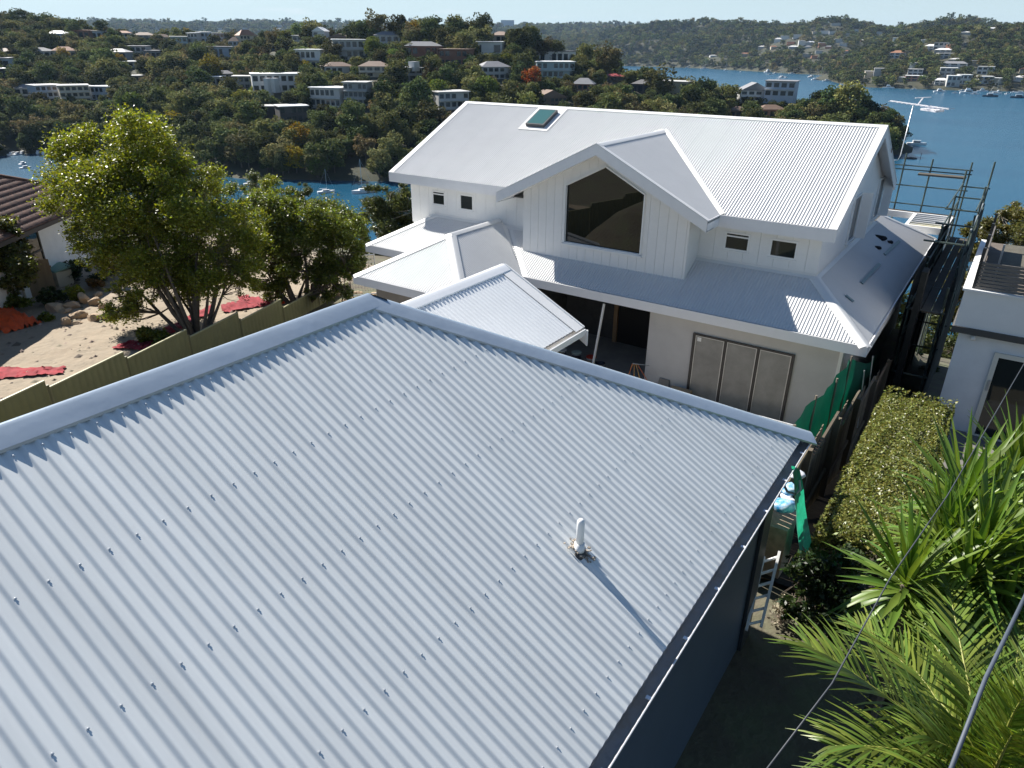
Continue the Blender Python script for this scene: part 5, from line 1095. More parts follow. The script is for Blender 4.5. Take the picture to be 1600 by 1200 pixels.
HL = [
 (464, 82, 503, 110, 'white', 'white', 'flat', 'white two storey house with a flat roof and long balcony above the palms', 2, 5, True),
 (510, 99, 554, 118, 'pale', 'brown', 'hip', 'pale low house with tan roof beside a long stair wall', 1, 5, False),
 (562, 98, 607, 121, 'cream', 'brown', 'hip', 'apricot two storey house with brown hip roof', 2, 4, True),
 (628, 108, 662, 127, 'grey', 'pale', 'flat', 'grey terraced house with a white box room on top', 2, 3, True),
 (524, 66, 578, 92, 'pale', 'white', 'flat', 'long pale house with white upper deck under the brown roofed house', 2, 6, True),
 (512, 54, 548, 66, 'brown', 'brown', 'gable', 'brown roofed house behind the long pale house with deck', 1, 3, False),
 (685, 80, 732, 104, 'brick', 'brown', 'flat', 'red brick flat roofed house on the dark slope', 2, 5, False),
 (634, 67, 694, 88, 'brick', 'grey', 'hip', 'long brick house with grey roof among dark trees', 1, 6, False),
 (740, 68, 784, 88, 'white', 'white', 'flat', 'big plain white rendered house near the headland top', 1, 3, False),
 (752, 98, 800, 124, 'pale', 'grey', 'hip', 'pale house with wide grey hip roof above the white roof ridge', 2, 5, False),
 (400, 119, 470, 145, 'white', 'white', 'flat', 'long bright white modern house with two tall chimney fins', 2, 7, False),
 (484, 140, 535, 168, 'pale', 'white', 'flat', 'pale two storey house with white flat roof and balcony below the long white house', 2, 6, True),
 (538, 132, 576, 166, 'grey', 'pale', 'flat', 'grey green three storey flat roofed house beside the pale one', 3, 5, True),
 (440, 168, 483, 192, 'dark', 'white', 'flat', 'dark walled house with white flat roof low on the slope', 2, 5, False),
 (400, 168, 437, 186, 'dark', 'pale', 'flat', 'dark low house with pale flat roof and orange chimney', 1, 4, False),
 (684, 146, 736, 182, 'pale', 'pale', 'flat', 'pale terraced house seen just over the white roof corner', 3, 5, True),
 (586, 51, 632, 68, 'white', 'grey', 'hip', 'white house with grey roof near the ridge trees', 1, 5, False),
 (765, 51, 792, 68, 'cream', 'brown', 'hip', 'cream house with brown roof at the end of the tree lined ridge', 1, 3, False),
 (832, 82, 890, 99, 'white', 'dark', 'flat', 'white house with dark flat roof and bright blinds', 1, 6, False),
 (838, 99, 898, 122, 'teal', 'white', 'flat', 'teal glazed two storey house with white flat roof', 2, 7, True),
 (893, 124, 926, 152, 'brick', 'grey', 'hip', 'brick and white house with rounded bay', 2, 4, True),
 (838, 142, 888, 168, 'brown', 'brown', 'gable', 'long brown house with small white windows above the skylight', 2, 7, False),
 (942, 116, 975, 127, 'brown', 'red', 'hip', 'low house with a bright red roof', 1, 3, False),
 (984, 126, 1016, 146, 'dark', 'dark', 'hip', 'dark house in the shade beside the red roof', 1, 3, False),
 (1020, 130, 1072, 156, 'cream', 'pale', 'flat', 'large cream house on a lawn terrace', 2, 5, False),
 (1157, 132, 1200, 158, 'white', 'grey', 'gable', 'white gabled house with grey roof near the headland tip', 2, 4, False),
 (1195, 130, 1238, 152, 'blue', 'grey', 'flat', 'bluish flat roofed house beside the white gabled one', 2, 4, True),
 (1187, 166, 1226, 186, 'salmon', 'brown', 'hip', 'salmon walled house with brown roof just over the white ridge', 1, 3, False),
 (1140, 168, 1166, 186, 'brown', 'brown', 'hip', 'small brown roofed house peeking over the white ridge', 1, 3, False),
 (72, 51, 102, 63, 'blue', 'white', 'hip', 'house with a bright white roof under the long tree lined ridge', 1, 4, False),
 (118, 51, 139, 63, 'brick', 'orange', 'flat', 'brick house with flat orange roof beside the white roofed one', 1, 3, False),
 (140, 52, 166, 64, 'blue', 'pale', 'flat', 'pale blue house with long deck near the long tree lined ridge', 1, 4, False),
 (185, 50, 203, 59, 'white', 'orange', 'hip', 'white house with small orange roof', 1, 2, False),
 (55, 78, 86, 92, 'pale', 'grey', 'hip', 'pale low house with grey roof behind dark trees', 1, 4, False),
 (90, 77, 119, 93, 'cream', 'orange', 'hip', 'cream house with terracotta roof behind a yellow tree', 1, 3, False),
 (168, 79, 197, 93, 'grey', 'pale', 'hip', 'house with pale pyramid roof above yellow trees', 1, 3, False),
 (200, 76, 229, 92, 'pale', 'grey', 'flat', 'pale grey house with recessed upper windows', 2, 4, False),
 (232, 82, 251, 94, 'grey', 'grey', 'flat', 'small grey box house beside the recessed one', 1, 3, False),
 (212, 53, 239, 65, 'grey', 'brown', 'hip', 'grey house with brown roof above a clipped green bank', 1, 4, False),
 (249, 56, 270, 69, 'pale', 'brown', 'hip', 'pale house with light brown roof on the upper slope', 1, 3, False),
 (272, 61, 293, 77, 'teal', 'pale', 'flat', 'teal grey house with stacked decks', 2, 3, True),
 (296, 56, 311, 76, 'pale', 'white', 'flat', 'narrow tall pale house with white roof edge', 3, 3, True),
 (312, 55, 328, 76, 'blue', 'white', 'flat', 'narrow bluish tower house beside the tall pale one', 3, 3, False),
 (337, 56, 356, 74, 'pale', 'grey', 'flat', 'pale block of flats on the upper slope', 3, 4, False),
 (360, 61, 377, 80, 'blue', 'brown', 'hip', 'blue grey house with brown roof near the flats', 2, 3, False),
 (378, 51, 403, 76, 'cream', 'orange', 'hip', 'cream three storey house with terracotta roof', 3, 5, True),
 (330, 76, 363, 91, 'blue', 'grey', 'flat', 'long bluish retaining house front with grey roof', 1, 5, False),
 (0, 79, 15, 92, 'pale', 'brown', 'hip', 'pale house with brown roof uphill of the bluish box house', 1, 2, False),
 (0, 96, 16, 112, 'blue', 'grey', 'flat', 'bluish box house uphill of the dark white roofed one', 1, 2, False),
 (-8, 113, 13, 131, 'dark', 'white', 'flat', 'dark house with white flat roof downhill of the bluish box', 1, 2, False),
 (30, 135, 64, 150, 'pale', 'grey', 'hip', 'house with wide grey hip roof above the boat lined inlet', 1, 4, False),
 (65, 139, 100, 162, 'blue', 'pale', 'flat', 'bluish apartment block with decks above the boat lined inlet', 3, 5, True),
 (103, 139, 139, 162, 'cream', 'pale', 'flat', 'cream apartment block with decks beside the bluish one', 3, 5, True),
 (140, 139, 176, 157, 'blue', 'white', 'flat', 'pale blue glazed block beside the cream apartments', 2, 6, False),
 (322, 122, 346, 134, 'pale', 'white', 'flat', 'low house with white flat roof by the round lawn', 1, 3, False),
 (342, 112, 367, 126, 'pale', 'grey', 'hip', 'house with pale grey hip roof by the round lawn', 1, 3, False),
 (367, 122, 399, 140, 'grey', 'pale', 'flat', 'grey flat roofed house above a bright lawn', 2, 4, False),
 (194, 98, 217, 106, 'blue', 'white', 'flat', 'small house with bright bluish white roof mid slope', 1, 3, False),
 (202, 120, 226, 128, 'cream', 'pale', 'flat', 'low cream garden house in the trees', 1, 3, False),
 (488, 44, 508, 58, 'white', 'white', 'gable', 'white steep gabled house standing above the trees', 1, 2, False),
 (457, 57, 473, 64, 'pale', 'pale', 'flat', 'little pale roof among trees beside the steep gables', 1, 2, False),
 (415, 72, 433, 79, 'teal', 'pale', 'flat', 'little teal cottage with pale roof in the trees', 1, 2, False)]
for k, (x0, y0, x1, y1, w_, r_, kd, lb, st_, nw, bal) in enumerate(HL):
    far_house(L1, x0, y0, x1, y1, w_, r_, kd, lb, None, st_, (-24, 16, -10, 26, 4, -32)[k % 6], nw, balcony=bal)
# chimney fins of the long white house, white box on the terraced house
def far_box(px0, px1, m, D, dep, name, lb, cat):
    p = at_d(px0, D); s = D/FPX; MB().box(p+(0, 0, -(px1[1]-px0[1])*s), p+((px1[0]-px0[0])*s, dep, 0)).build(name, m, label=lb, cat=cat)
D_ = dist_of(L1.hit((420, 150))[0])-6
for x0, x1, y1, ds in ((411, 420, 150, 'taller'), (422, 431, 143, 'shorter')): far_box((x0, 122), (x1, y1), HMAT['white'], D_, 3, 'chimney_fin', ds+' of the two white chimney fins before the long white house', 'chimney')
far_box((638, 96), (650, 110), HMAT['white'], dist_of(L1.hit((645, 127))[0])-3, 4, 'roof_room', 'white box room on top of the grey terraced house', 'roof room')
rg = random.Random(77)
FH = [(L2, *q) for q in ((1391, 81, 1411, 91), (1446, 71, 1462, 79), (1460, 69, 1478, 78), (1478, 71, 1488, 78), (1462, 77, 1482, 84), (1468, 85, 1488, 91), (1484, 92, 1502, 97), (1474, 98, 1505, 107), (1420, 101, 1430, 113), (1420, 110, 1438, 118), (1518, 97, 1530, 104), (1528, 107, 1546, 117), (1470, 109, 1490, 120), (1498, 120, 1514, 132), (1480, 122, 1496, 136), (1462, 124, 1480, 133), (1530, 122, 1548, 131), (1366, 109, 1380, 119), (1352, 113, 1364, 121), (1403, 122, 1412, 128), (1416, 120, 1440, 127), (1545, 44, 1560, 48), (1501, 50, 1515, 54), (1592, 66, 1600, 71), (1506, 68, 1516, 71), (1594, 108, 1604, 115), (1440, 63, 1447, 67), (1395, 60, 1402, 64), (1585, 120, 1600, 128), (1552, 124, 1566, 131))]
FH += [(L3, *q) for q in ((1210, 60, 1220, 66), (1220, 57, 1232, 62), (1240, 55, 1252, 60), (1248, 65, 1258, 72), (1260, 65, 1272, 71), (1233, 72, 1246, 76), (1258, 72, 1266, 76), (1283, 49, 1294, 54), (1296, 50, 1306, 54), (1305, 62, 1318, 67), (1320, 53, 1330, 57), (1270, 50, 1277, 53), (1158, 83, 1172, 88), (1185, 72, 1198, 76), (1110, 86, 1120, 89), (1255, 85, 1266, 89), (1320, 79, 1326, 83), (1280, 68, 1290, 73), (1290, 72, 1300, 76), (1205, 72, 1214, 76), (1300, 37, 1312, 40), (1370, 50, 1378, 54), (1335, 46, 1344, 50), (1275, 80, 1284, 84), (1230, 66, 1240, 70), (1312, 68, 1322, 72), (1345, 62, 1352, 66), (1268, 88, 1276, 92))]
for k, (ld_, x0, y0, x1, y1) in enumerate(FH):
    big = x1-x0 > 15
    far_house(ld_, x0, y0, x1, y1, rg.choice(['white', 'white', 'pale', 'cream', 'pale', 'salmon', 'white']), rg.choice(['white', 'pale', 'orange', 'white', 'grey', 'pale']), rg.choice(['flat', 'hip', 'flat']),
              'small pale house on the wooded slope of the '+('nearer far shore across the blue water' if ld_ is L2 else 'most distant shore beyond the moored boats'), 'pale houses on the '+('nearer far shore' if ld_ is L2 else 'most distant shore'), 2, rg.uniform(-20, 20), 3, tiny=not big)
# far roofs on the plateau at the skyline
for k, (x, y) in enumerate(((195, 47), (240, 44), (262, 45), (308, 44), (338, 44), (375, 44), (430, 40), (520, 40), (600, 39))):
    far_house(L4, x, y, x+rg.uniform(8, 14), y+3, 'pale', rg.choice(['white', 'pale']), 'flat', 'tiny pale roof on the hazy plateau at the skyline', 'tiny roofs on the plateau', 1, tiny=True)
far_house(L4, 783, 33, 803, 42, 'blue', 'grey', 'flat', 'hazy blue tower block on the skyline behind the ridge trees', None, 3, 0, 3, cat='tower block', tiny=True)

# ---------------------------------------------------------------- far trees
def far_tree(name, seed, n=900, flat=.75, r=1., leafm=None, gap=.5):
    """unit tree: crown about 2 wide, 2 tall, base at z=0"""
    rng = np.random.RandomState(seed); P = []; nc = 26 if n > 600 else 10; S = []
    for k in range(nc):
        a = rng.uniform(0, 6.28); q = math.sqrt(rng.uniform(0, 1))*.72; z = rng.uniform(.55, 1.75); q *= 1.1-abs(z-1.0)*.55; S.append((math.cos(a)*q, math.sin(a)*q, z, rng.uniform(.2, .38)))
    for (x, y, z, rr) in S:
        k = int(n/nc); d = rng.normal(size=(k, 3)); d /= np.linalg.norm(d, axis=1)[:, None]; d[:, 2] = d[:, 2]*flat+.06; P.append(np.array([x, y, z])+d*rr*rng.uniform(.7, 1.1, (k, 1)))
    V, F = leaves(np.concatenate(P), .15 if n > 600 else .24, .10 if n > 600 else .16, rng, up=.5); mi = np.zeros(len(F), int)
    mb = MB(); mb.tube([(0, 0, -.4), (.03, .02, .5), (.06, -.02, 1.2)], [.06, .045, .02], 5)
    for (x, y, z, rr) in S[:7]: mb.tube([(.03, .02, .55), (x*.5, y*.5, z*.75), (x, y, z)], [.03, .018, .006], 4, cap=False)
    Fb = np.array([f for f in mb.f if len(f) == 4])+len(V); V = np.concatenate([V, np.array(mb.v)]); F = np.concatenate([F, Fb]); mi = np.concatenate([mi, np.ones(len(Fb), int)])
    return mesh_np(name, V, F, [leafm, BARK], False, mi)
def FL(nm, c, v=.6): return mat(nm, c, .8, island=.35, objvar=v, transl=.15, spec=.08)
F_A, F_B, F_C, F_D = FL('bush_leaf', (.115, .135, .045)), FL('bush_leaf_dark', (.068, .090, .032)), FL('bush_leaf_olive', (.155, .15, .058)), FL('bush_leaf_bright', (.14, .175, .035))
F_Y, F_O = FL('yellow_leaf', (.26, .21, .02), .3), FL('autumn_leaf', (.30, .13, .03), .3)
PRO = [far_tree('hillside_tree', 1, 2000, leafm=F_A), far_tree('hillside_tree', 2, 2000, .6, leafm=F_B), far_tree('hillside_tree', 3, 1800, .8, leafm=F_C), far_tree('hillside_tree', 4, 2000, .7, leafm=F_B), far_tree('hillside_tree', 5, 1800, .9, leafm=F_A), far_tree('hillside_tree', 6, 1600, .8, leafm=F_D), far_tree('hillside_tree', 7, 1400, .8, leafm=F_Y), far_tree('hillside_tree', 8, 1400, .8, leafm=F_O)]
LOW = [far_tree('woodland_tree', 11+k, 260, .8, leafm=m_) for k, m_ in enumerate((F_A, F_B, F_C, F_A, F_B))]
HB = np.array([(min(a, c), b, max(a, c), d, e) for a, b, c, d, e in HOUSES])
def scatter(land, a0, a1, Dmax, sp, seed, rmin, rmax, dens=None, front=True):
    rng = np.random.RandomState(seed); out = []
    A0, A1 = math.radians(a0), math.radians(a1); Dm = max(land.t[0])
    Dmin = min(land.t[0]); area = (A1-A0)*(Dmax**2-Dmin**2)/2; n = int(area/(sp*sp)); a = np.degrees(rng.uniform(A0, A1, n)); D = np.sqrt(rng.uniform(Dmin**2, Dmax**2, n))
    D0 = np.interp(a, land.az, land.t[0]); Dr = np.interp(a, land.az, land.t[1]); Hh = np.interp(a, land.az, land.t[2]); ok = (D > D0+2.5) & (D < Dr*1.1+20) & (Hh > ZW+3); a, D = a[ok], D[ok]
    u, v = pol(a, D); z = land.z(u, v); r = rng.uniform(rmin, rmax, len(u))*np.where(rng.rand(len(u)) < .12, 1.35, 1); ok = z > ZW+.3
    return u[ok], v[ok], z[ok], r[ok], D[ok]
def clear(u, v, z, r, D):
    """drop trees that would hide a house from the street side"""
    top, _ = proj(np.stack([u, v, z+r*2.0], -1)); bot, _ = proj(np.stack([u, v, z+r*.4], -1)); rp = r/D*FPX; keep = np.ones(len(u), bool)
    for x0, y0, x1, y1, Dh in HB:
        inn = (D < Dh+9) & (top[:, 0]+rp*.55 > x0+(x1-x0)*.12) & (top[:, 0]-rp*.55 < x1-(x1-x0)*.12) & (top[:, 1] < y1-(y1-y0)*(.42 if x0 > 399 else .66)) & (bot[:, 1] > y0)
        keep &= ~inn
    return keep
T1 = [np.concatenate(q) for q in zip(scatter(L1, -78, -6.3, 800, 5.6, 1, 2.8, 5.2), scatter(L1, -78, -6.3, 800, 9.5, 2, 4.6, 6.6))]
kp = clear(*T1); T1 = [q[kp] for q in T1]
# skyline trees placed where the photograph shows tall crowns against the sky
for (x, yt, yb, D, r_, pi) in ((590, 13, 52, 505, 8.5, 1), (622, 22, 52, 500, 6.5, 3), (655, 22, 55, 498, 7.5, 2), (680, 20, 52, 497, 7.5, 4), (712, 22, 52, 495, 7, 2), (755, 24, 58, 492, 8, 1), (735, 28, 55, 494, 6, 3), (835, 48, 80, 486, 5.5, 0), (850, 52, 82, 484, 6.5, 2), (870, 62, 90, 482, 5, 4), (160, 28, 52, 690, 9, 3), (103, 26, 50, 698, 8, 1), (60, 20, 46, 702, 11, 0), (25, 18, 46, 706, 12, 3), (551, 31, 56, 520, 7, 1), (480, 42, 60, 555, 6, 4), (950, 70, 100, 470, 5.5, 1), (1030, 92, 125, 462, 7.5, 2), (1325, 125, 180, 430, 9, 3), (1300, 128, 165, 436, 8, 0), (1370, 165, 205, 418, 7, 2), (1100, 113, 150, 450, 8, 1)):
    P = at_d((x, yb), 1.); d = P-CAM; d /= math.hypot(d[0], d[1]); q = CAM+d*D; zt = elev_z(D, yt, x); zz = float(L1.z(q[0], q[1])); hgt = max(zt-zz, 8); rr = hgt/2.05
    T1 = [np.append(T1[0], q[0]), np.append(T1[1], q[1]), np.append(T1[2], zz), np.append(T1[3], rr), np.append(T1[4], D)]
vis, dep_ = proj(np.stack([T1[0], T1[1], T1[2]+T1[3]], -1)); inview = (vis[:, 0] > -20) & (vis[:, 0] < 1620) & (vis[:, 1] > 0) & (vis[:, 1] < 330)
# hidden behind the near house or trees: not worth an object of its own
hid = ((vis[:, 0] > 640) & (vis[:, 0] < 1385) & (vis[:, 1] > 165)) | ((vis[:, 0] > 100) & (vis[:, 0] < 340) & (vis[:, 1] > 235))
size = np.where(inview & ~hid, T1[3]/T1[4], 0); order = np.argsort(-size); ind = order[:296]; rest = order[296:]
import re
def short_name(l):
    m = re.match(r'(.*?\b(?:house|block|cottage|roof|houses|front)\b)', l); t = m.group(1) if m else l
    if len(t.split()) < 3: t = re.split(r' (?:on|above|beside|below|near|among|behind|under|by|downhill|uphill|in|seen|mid) ', l)[0]
    return ' '.join(t.split()[:9])
SHORT = [short_name(h[7]) for h in HL]
HCX = np.array([(h[0]+h[2])/2 for h in HL]); HCY = np.array([(h[1]+h[3])/2 for h in HL])
rngT = np.random.RandomState(5); KIND = ['mid green', 'dark green', 'olive', 'dark green', 'mid green', 'bright green', 'golden yellow', 'orange']
for i in ind:
    k = int(rngT.choice(8, p=[.2, .24, .2, .18, .12, .03, .02, .01])); o = link('hillside_tree', PRO[k], loc=(T1[0][i], T1[1][i], T1[2][i]-.3)); s = T1[3][i]; o.scale = (s, s, s*rngT.uniform(.9, 1.15)); o.rotation_euler = (0, 0, rngT.uniform(0, 6.28))
    j = int(np.argmin(np.hypot(HCX-vis[i, 0], (HCY-vis[i, 1])*1.5))); dd = math.hypot(HCX[j]-vis[i, 0], HCY[j]-vis[i, 1])
    if dd < 75: lb = '%s tree %s the %s' % (KIND[k], 'downhill of' if vis[i, 1] > HCY[j]+10 else 'uphill of' if vis[i, 1] < HCY[j]-12 else 'beside', SHORT[j])
    elif vis[i, 1] > 225: lb = '%s tree on the shaded lower slope just above the inlet' % KIND[k]
    elif vis[i, 0] > 1240: lb = '%s tree near the tip of the wooded headland' % KIND[k]
    else: lb = '%s tree in the unbroken woodland of the headland slope' % KIND[k]
    tag(o, lb, 'tree', lb)
# accents: yellow and orange crowns seen among the houses
for x, y, r_, k in ((100, 88, 5, 6), (165, 66, 4.5, 6), (232, 84, 3.4, 7), (293, 52, 4, 6), (312, 79, 3.5, 6), (190, 96, 4, 6), (822, 109, 3.4, 7), (398, 145, 3, 5), (445, 62, 5.5, 5), (615, 97, 5.5, 5), (480, 108, 4, 6), (445, 106, 4, 6)):
    P, D = L1.hit((x, y+r_*FPX/600)); o = link('hillside_tree', PRO[k], loc=P-np.array([0, 0, .5]), label='%s tree standing out among the hillside houses' % {5: 'bright green', 6: 'golden yellow', 7: 'orange red'}[k], cat='tree', group='bright %d accent trees on the headland' % k); o.scale = (r_, r_, r_)
def woodland(name, label, pts, protos, group_seed):
    u, v, z, r = pts; me = bpy.data.meshes.new(name); me.vertices.add(len(u)); me.vertices.foreach_set('co', np.stack([u, v, z-.4], -1).astype(np.float32).ravel())
    at_ = me.attributes.new('sc', 'FLOAT', 'POINT'); at_.data.foreach_set('value', r.astype(np.float32)); me.update()
    o = link(name, me, label=label, cat='woodland', kind='stuff'); c = bpy.data.collections.new(name+'_kinds')
    for m_ in protos: c.objects.link(bpy.data.objects.new('woodland_tree_kind', m_))
    ng = bpy.data.node_groups.new(name, 'GeometryNodeTree'); ng.interface.new_socket('Geometry', in_out='INPUT', socket_type='NodeSocketGeometry'); ng.interface.new_socket('Geometry', in_out='OUTPUT', socket_type='NodeSocketGeometry')
    N = ng.nodes; gi, go = N.new('NodeGroupInput'), N.new('NodeGroupOutput'); ip = N.new('GeometryNodeInstanceOnPoints'); ci = N.new('GeometryNodeCollectionInfo'); ci.inputs[0].default_value = c; ci.inputs[1].default_value = True
    ip.inputs['Pick Instance'].default_value = True
    ri = N.new('FunctionNodeRandomValue'); ri.data_type = 'INT'; ri.inputs[4].default_value = 0; ri.inputs[5].default_value = len(protos)-1; ri.inputs['Seed'].default_value = group_seed
    rr = N.new('FunctionNodeRandomValue'); rr.data_type = 'FLOAT'; rr.inputs[2].default_value = 0; rr.inputs[3].default_value = 6.283; rr.inputs['Seed'].default_value = group_seed+1
    cx_ = N.new('ShaderNodeCombineXYZ'); na_ = N.new('GeometryNodeInputNamedAttribute'); na_.data_type = 'FLOAT'; na_.inputs[0].default_value = 'sc'
    ng.links.new(gi.outputs[0], ip.inputs['Points']); ng.links.new(ci.outputs[0], ip.inputs['Instance']); ng.links.new(ri.outputs[2], ip.inputs['Instance Index']); ng.links.new(rr.outputs[1], cx_.inputs[2]); ng.links.new(cx_.outputs[0], ip.inputs['Rotation']); rs_ = N.new('FunctionNodeRandomValue'); rs_.data_type = 'FLOAT_VECTOR'; rs_.inputs[0].default_value = (.85, .85, .75); rs_.inputs[1].default_value = (1.3, 1.3, 1.15); rs_.inputs['Seed'].default_value = group_seed+2
    vm = N.new('ShaderNodeVectorMath'); vm.operation = 'SCALE'; ng.links.new(rs_.outputs[0], vm.inputs[0]); ng.links.new(na_.outputs[0], vm.inputs['Scale']); ng.links.new(vm.outputs[0], ip.inputs['Scale']); ng.links.new(ip.outputs[0], go.inputs[0])
    md = o.modifiers.new('trees', 'NODES'); md.node_group = ng; return o
woodland('headland_woodland', 'continuous dark woodland covering the headland across the inlet', [q[rest] for q in T1[:4]], PRO[:5], 1)
T2 = scatter(L2, -13.5, 8, 1800, 8.5, 3, 4.5, 7.5); k2 = clear(*T2); woodland('right_shore_woodland', 'woodland covering the slope of the nearer far shore', [q[k2] for q in T2[:4]], LOW, 3)
T3 = scatter(L3, -34, 6, 3150, 13.5, 4, 6.5, 10.5); k3 = clear(*T3); woodland('distant_shore_woodland', 'woodland covering the most distant shore hills', [q[k3] for q in T3[:4]], LOW, 5)
T4 = scatter(L4, -78, 4, 4300, 24, 6, 9, 15); k4 = clear(*T4); woodland('plateau_woodland', 'hazy woodland on the plateau at the skyline', [q[k4] for q in T4[:4]], LOW, 7)
# bank below the near houses, down to the water
rngB = np.random.RandomState(8); n = 900; u = rngB.uniform(-150, 90, n); v = rngB.uniform(36, 104, n); z = zg(u, v)
az_, D__ = topol(u, v); tp, _ = proj(np.stack([u, v, z+7.5], -1)); keepb = (z > ZW+.5) & (((tp[:, 0] < 640) & (tp[:, 1] > 345)) | ((tp[:, 0] > 1420) & (tp[:, 1] > 480)) | ((tp[:, 0] > 640) & (tp[:, 0] < 1420) & (tp[:, 1] > 330)))
woodland('near_bank_woodland', 'scrub and trees on the steep bank below the houses', [q[keepb] for q in (u, v, z, rngB.uniform(2., 3.6, n))], PRO[:5], 9)

# ---------------------------------------------------------------- boats
BW = mat('boat_white', (.80, .80, .80), .35); BD = mat('boat_navy', (.03, .045, .08), .4); BG = mat('boat_window', (.03, .035, .04), .2)
def boat(px, L, kind, label, group=None, yaw=0., dark=False):
    P = at(px, 2, ZW); a = -math.atan2(P[0]-CAM[0], P[1]-CAM[1])+R(yaw); X = np.array([math.cos(a), math.sin(a), 0]); Y = np.array([-math.sin(a), math.cos(a), 0]); q = lambda x, y, z: P+X*x*L+Y*y*L+np.array([0, 0, z*L])
    t = thing('sailboat' if kind == 'sail' else 'motorboat', P, label, 'boat', group); mb = MB(); st = [(-.5, .12, .0), (-.3, .15, .0), (.1, .145, .0), (.35, .08, .0), (.5, .004, .02)]; rows = []
    for x, b, _ in st: rows.append([q(x, -b, .095+.03*(x+.5)), q(x, -b*.7, -.03), q(x, b*.7, -.03), q(x, b, .095+.03*(x+.5))])
    for r0, r1 in zip(rows, rows[1:]):
        for j in range(3): mb.poly([r0[j], r0[j+1], r1[j+1], r1[j]])
        mb.poly([r0[3], r0[0], r1[0], r1[3]])
    mb.poly(rows[0]); mb.build('hull', BD if dark else BW, t)
    c = MB(); h = .07 if kind == 'sail' else .13; c.prism([q(-.22, -.085, .1), q(.18, -.075, .1), q(.18, .075, .1), q(-.22, .085, .1)], (0, 0, h*L)); cb_ = c.build('cabin', BW, t)
    MB().prism([q(-.18, -.0865, .115), q(.15, -.0785, .115), q(.15, -.0765, .115), q(-.18, -.0845, .115)], (0, 0, h*L*.5)).build('cabin_window', BG, cb_)
    if kind == 'sail':
        MB().tube([q(.05, 0, .1), q(.05, 0, 1.32)], .010*L, 5).build('mast', GALV, t); MB().tube([q(.05, 0, .24), q(-.38, 0, .24)], .014*L, 5).build('boom', BW, t)
        MB().tube([q(.49, 0, .12), q(.05, 0, 1.3)], .0035*L, 4).build('forestay', GALV, t); MB().tube([q(-.48, 0, .12), q(.05, 0, 1.3)], .0035*L, 4).build('backstay', GALV, t)
    elif kind == 'cruiser':
        MB().prism([q(-.18, -.06, .232), q(.06, -.055, .232), q(.06, .055, .232), q(-.18, .06, .232)], (0, 0, .09*L)).build('flybridge', BW, t)
    return t
boat((568, 301), 8.5, 'sail', 'white sailboat moored on the green inlet beside the white house', yaw=200)
boat((510, 301), 6.0, 'sail', 'small white sailboat moored on the green inlet over the spreading tree', yaw=10)
for k, (x, y, l, yw) in enumerate(((36, 257, 5, 60), (40, 263, 4.5, 20), (77, 257, 6.5, 70), (392, 288, 5, 10), (405, 302, 6, 15), (420, 303, 5, 5))): boat((x, y), l, 'motor', 'small white boat moored on the boat lined inlet near the shady shore', 'small boats on the boat lined inlet', yw)
for k in range(8): boat((12+8*k, 240+2*math.sin(k)), 5.5, 'motor', 'small boat in the row lying against the boat lined inlet shore', 'row of boats along the boat lined inlet shore', 40+7*k)
boat((1432, 226), 9.5, 'motor', 'long pale inflatable boat off the headland tip', yaw=8)
FB = [(1315, 136, 12, 'cruiser', 5), (1335, 135, 9, 'motor', 0), (1348, 136, 8, 'motor', 20), (1388, 138, 14, 'cruiser', -8), (1398, 136, 8, 'motor', 8), (1428, 140, 7, 'motor', 5), (1468, 144, 13, 'cruiser', 15), (1487, 140, 8, 'motor', 60), (1492, 146, 7, 'motor', 0), (1504, 142, 8, 'motor', 10), (1513, 146, 18, 'cruiser', 10), (1523, 148, 9, 'motor', 0), (1535, 143, 12, 'cruiser', 5), (1555, 147, 13, 'sail', 5), (1560, 143, 8, 'motor', 70), (1574, 147, 6, 'motor', 30), (1585, 145, 8, 'motor', 10), (1594, 146, 12, 'motor', 0), (1440, 137, 6, 'motor', 30), (1408, 138, 7, 'motor', 0), (1268, 120, 13, 'motor', 60), (1282, 122, 14, 'sail', 5), (1274, 125, 13, 'sail', 20), (1265, 121, 12, 'sail', 60), (1292, 127, 13, 'motor', 10), (1237, 116, 13, 'motor', 4)]
for x, y, l, kd, yw in FB: boat((x, y), l, kd, {'cruiser': 'white motor cruiser moored off the nearer far shore', 'motor': 'small white motorboat moored off the nearer far shore', 'sail': 'sailboat with tall mast moored off the nearer far shore'}[kd], {'cruiser': 'cruisers off the nearer far shore', 'motor': 'motorboats off the nearer far shore', 'sail': 'sailboats off the nearer far shore'}[kd], yw)
boat((1547, 151), 15, 'motor', 'dark hulled boat moored off the nearer far shore', 'dark boats off the nearer far shore', 5, True); boat((1592, 153), 16, 'motor', 'dark hulled boat moored off the nearer far shore', 'dark boats off the nearer far shore', 4, True)
for x, y, l, kd, yw in ((1077, 106, 20, 'motor', 0), (1101, 108, 19, 'sail', 5), (1134, 110, 14, 'sail', 60), (1157, 113, 9, 'motor', 80), (1184, 111, 12, 'sail', 70), (1200, 113, 19, 'cruiser', 40), (1203, 117, 11, 'motor', 5), (1219, 125, 14, 'sail', 5), (1222, 121, 15, 'sail', 50), (1211, 115, 9, 'motor', 30), (1228, 122, 10, 'motor', 60), (1227, 131, 9, 'motor', 5)):
    boat((x, y), l, kd, '%s on the distant blue bay behind the headland' % {'sail': 'white sailboat', 'motor': 'white motorboat', 'cruiser': 'white cruiser'}[kd], '%s boats on the distant bay' % kd, yw)
p = at((1424, 248), 2, ZW); me = rock(None, 3.2, 1.2, .8, 400); me.materials.append(mat('wet_rock', (.05, .045, .04), .6)); link('shore_rock', me, loc=Vector(p), label='dark rock awash off the headland tip', cat='rock')
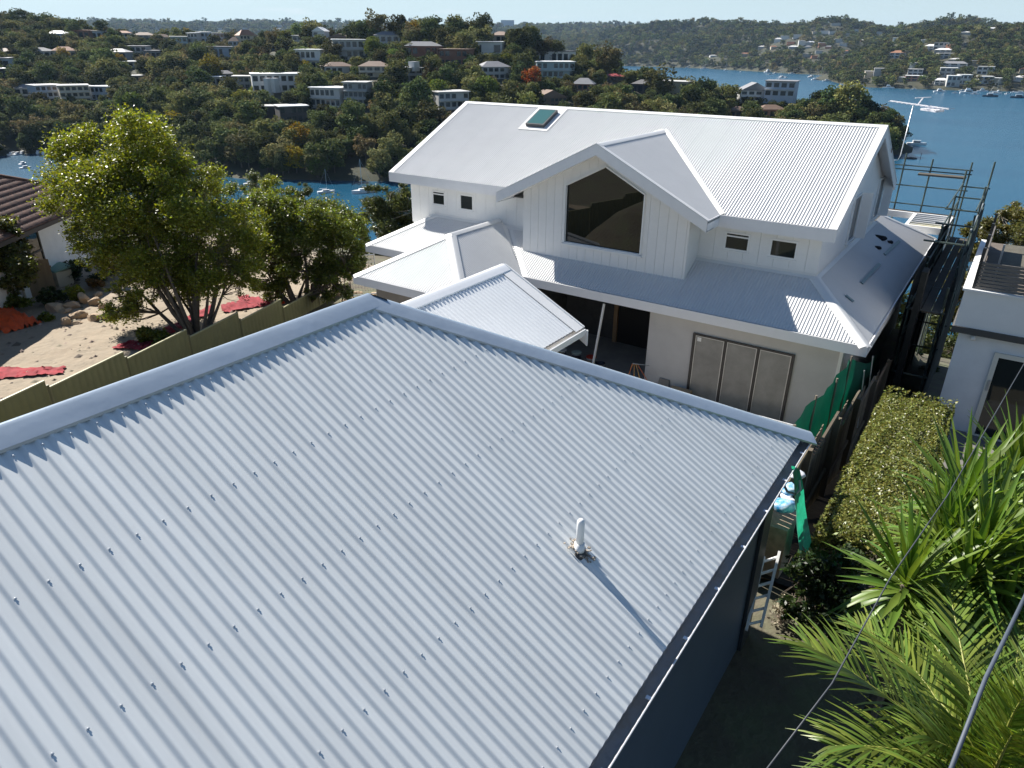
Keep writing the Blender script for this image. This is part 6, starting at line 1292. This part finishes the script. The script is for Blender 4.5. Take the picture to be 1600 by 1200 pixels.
p = at((1438, 248), 2, ZW); MB().tube([p-(0, 0, 1), p+(0, 0, 2.6)], .12, 6).build('channel_marker', DARKW, label='thin dark post standing in the water off the headland tip', cat='marker post')
p = at((1394, 196), 2, ZW)
MB().tube([p, at_d((1398.5, 176), dist_of(p))], .10, 5).build('yacht_mast', PAINT, label='bare white mast standing behind the headland tip', cat='mast')
# rocky waterline under the headland
LAWN = mat('lawn', (.16, .24, .035), .9, var=.15, scale=.5)
for x0, y0, x1, y1, lb in ((388, 138, 402, 145, 'bright lawn terrace below the grey flat roofed house'), (1000, 156, 1075, 160, 'strip of lawn under the large cream house')):
    a, D = L1.hit((x0, y1)); b, _ = L1.hit((x1, y1)); c_, _ = L1.hit((x1, y0)); d, _ = L1.hit((x0, y0)); MB().prism([q+np.array([0, 0, .8]) for q in (a, b, c_, d)], (0, 0, -3)).build('lawn_terrace', LAWN, label=lb, cat='lawn')

# invented yard behind the viewpoint, added only to be mirrored in the gable window
for k in range(14): MB().box((-16+2.4*k, -15.02, -3.9), (-13.65+2.4*k, -14.98, -2.0)).build('boundary_panel', mat('boundary_grey', (.10, .11, .10), .6), label='dark boundary fence panel of the yard behind the garage', cat='fence', group='boundary fence panels of the back yard')
for k, (u, v, r_) in enumerate(((-13, -19, 2.8), (-8, -21, 3.4), (-2, -18, 2.6), (5, -20, 3.2), (11, -19, 2.9), (-5, -27, 4), (3, -28, 4.2))):
    o = link('yard_tree', PRO[k % 4], loc=(u, v, float(zg(u, v))), label='bushy tree in the back yard behind the garage', cat='tree', group='back yard trees'); o.scale = (r_, r_, r_)
# ---------------------------------------------------------------- air
if HAZE:
    hm = bpy.data.materials.new('air'); hm.use_nodes = True; n = hm.node_tree.nodes; n.clear(); o_ = n.new('ShaderNodeOutputMaterial'); pv_ = n.new('ShaderNodeVolumePrincipled'); pv_.inputs['Density'].default_value = HAZE; pv_.inputs['Color'].default_value = (.50, .72, 1, 1); pv_.inputs['Anisotropy'].default_value = .2
    hm.node_tree.links.new(pv_.outputs[0], o_.inputs['Volume'])
    MB().box((-7300, -450, -60), (5200, 7300, 140)).build('haze', hm, kind='stuff', label='thin blue air over the harbour', cat='haze')
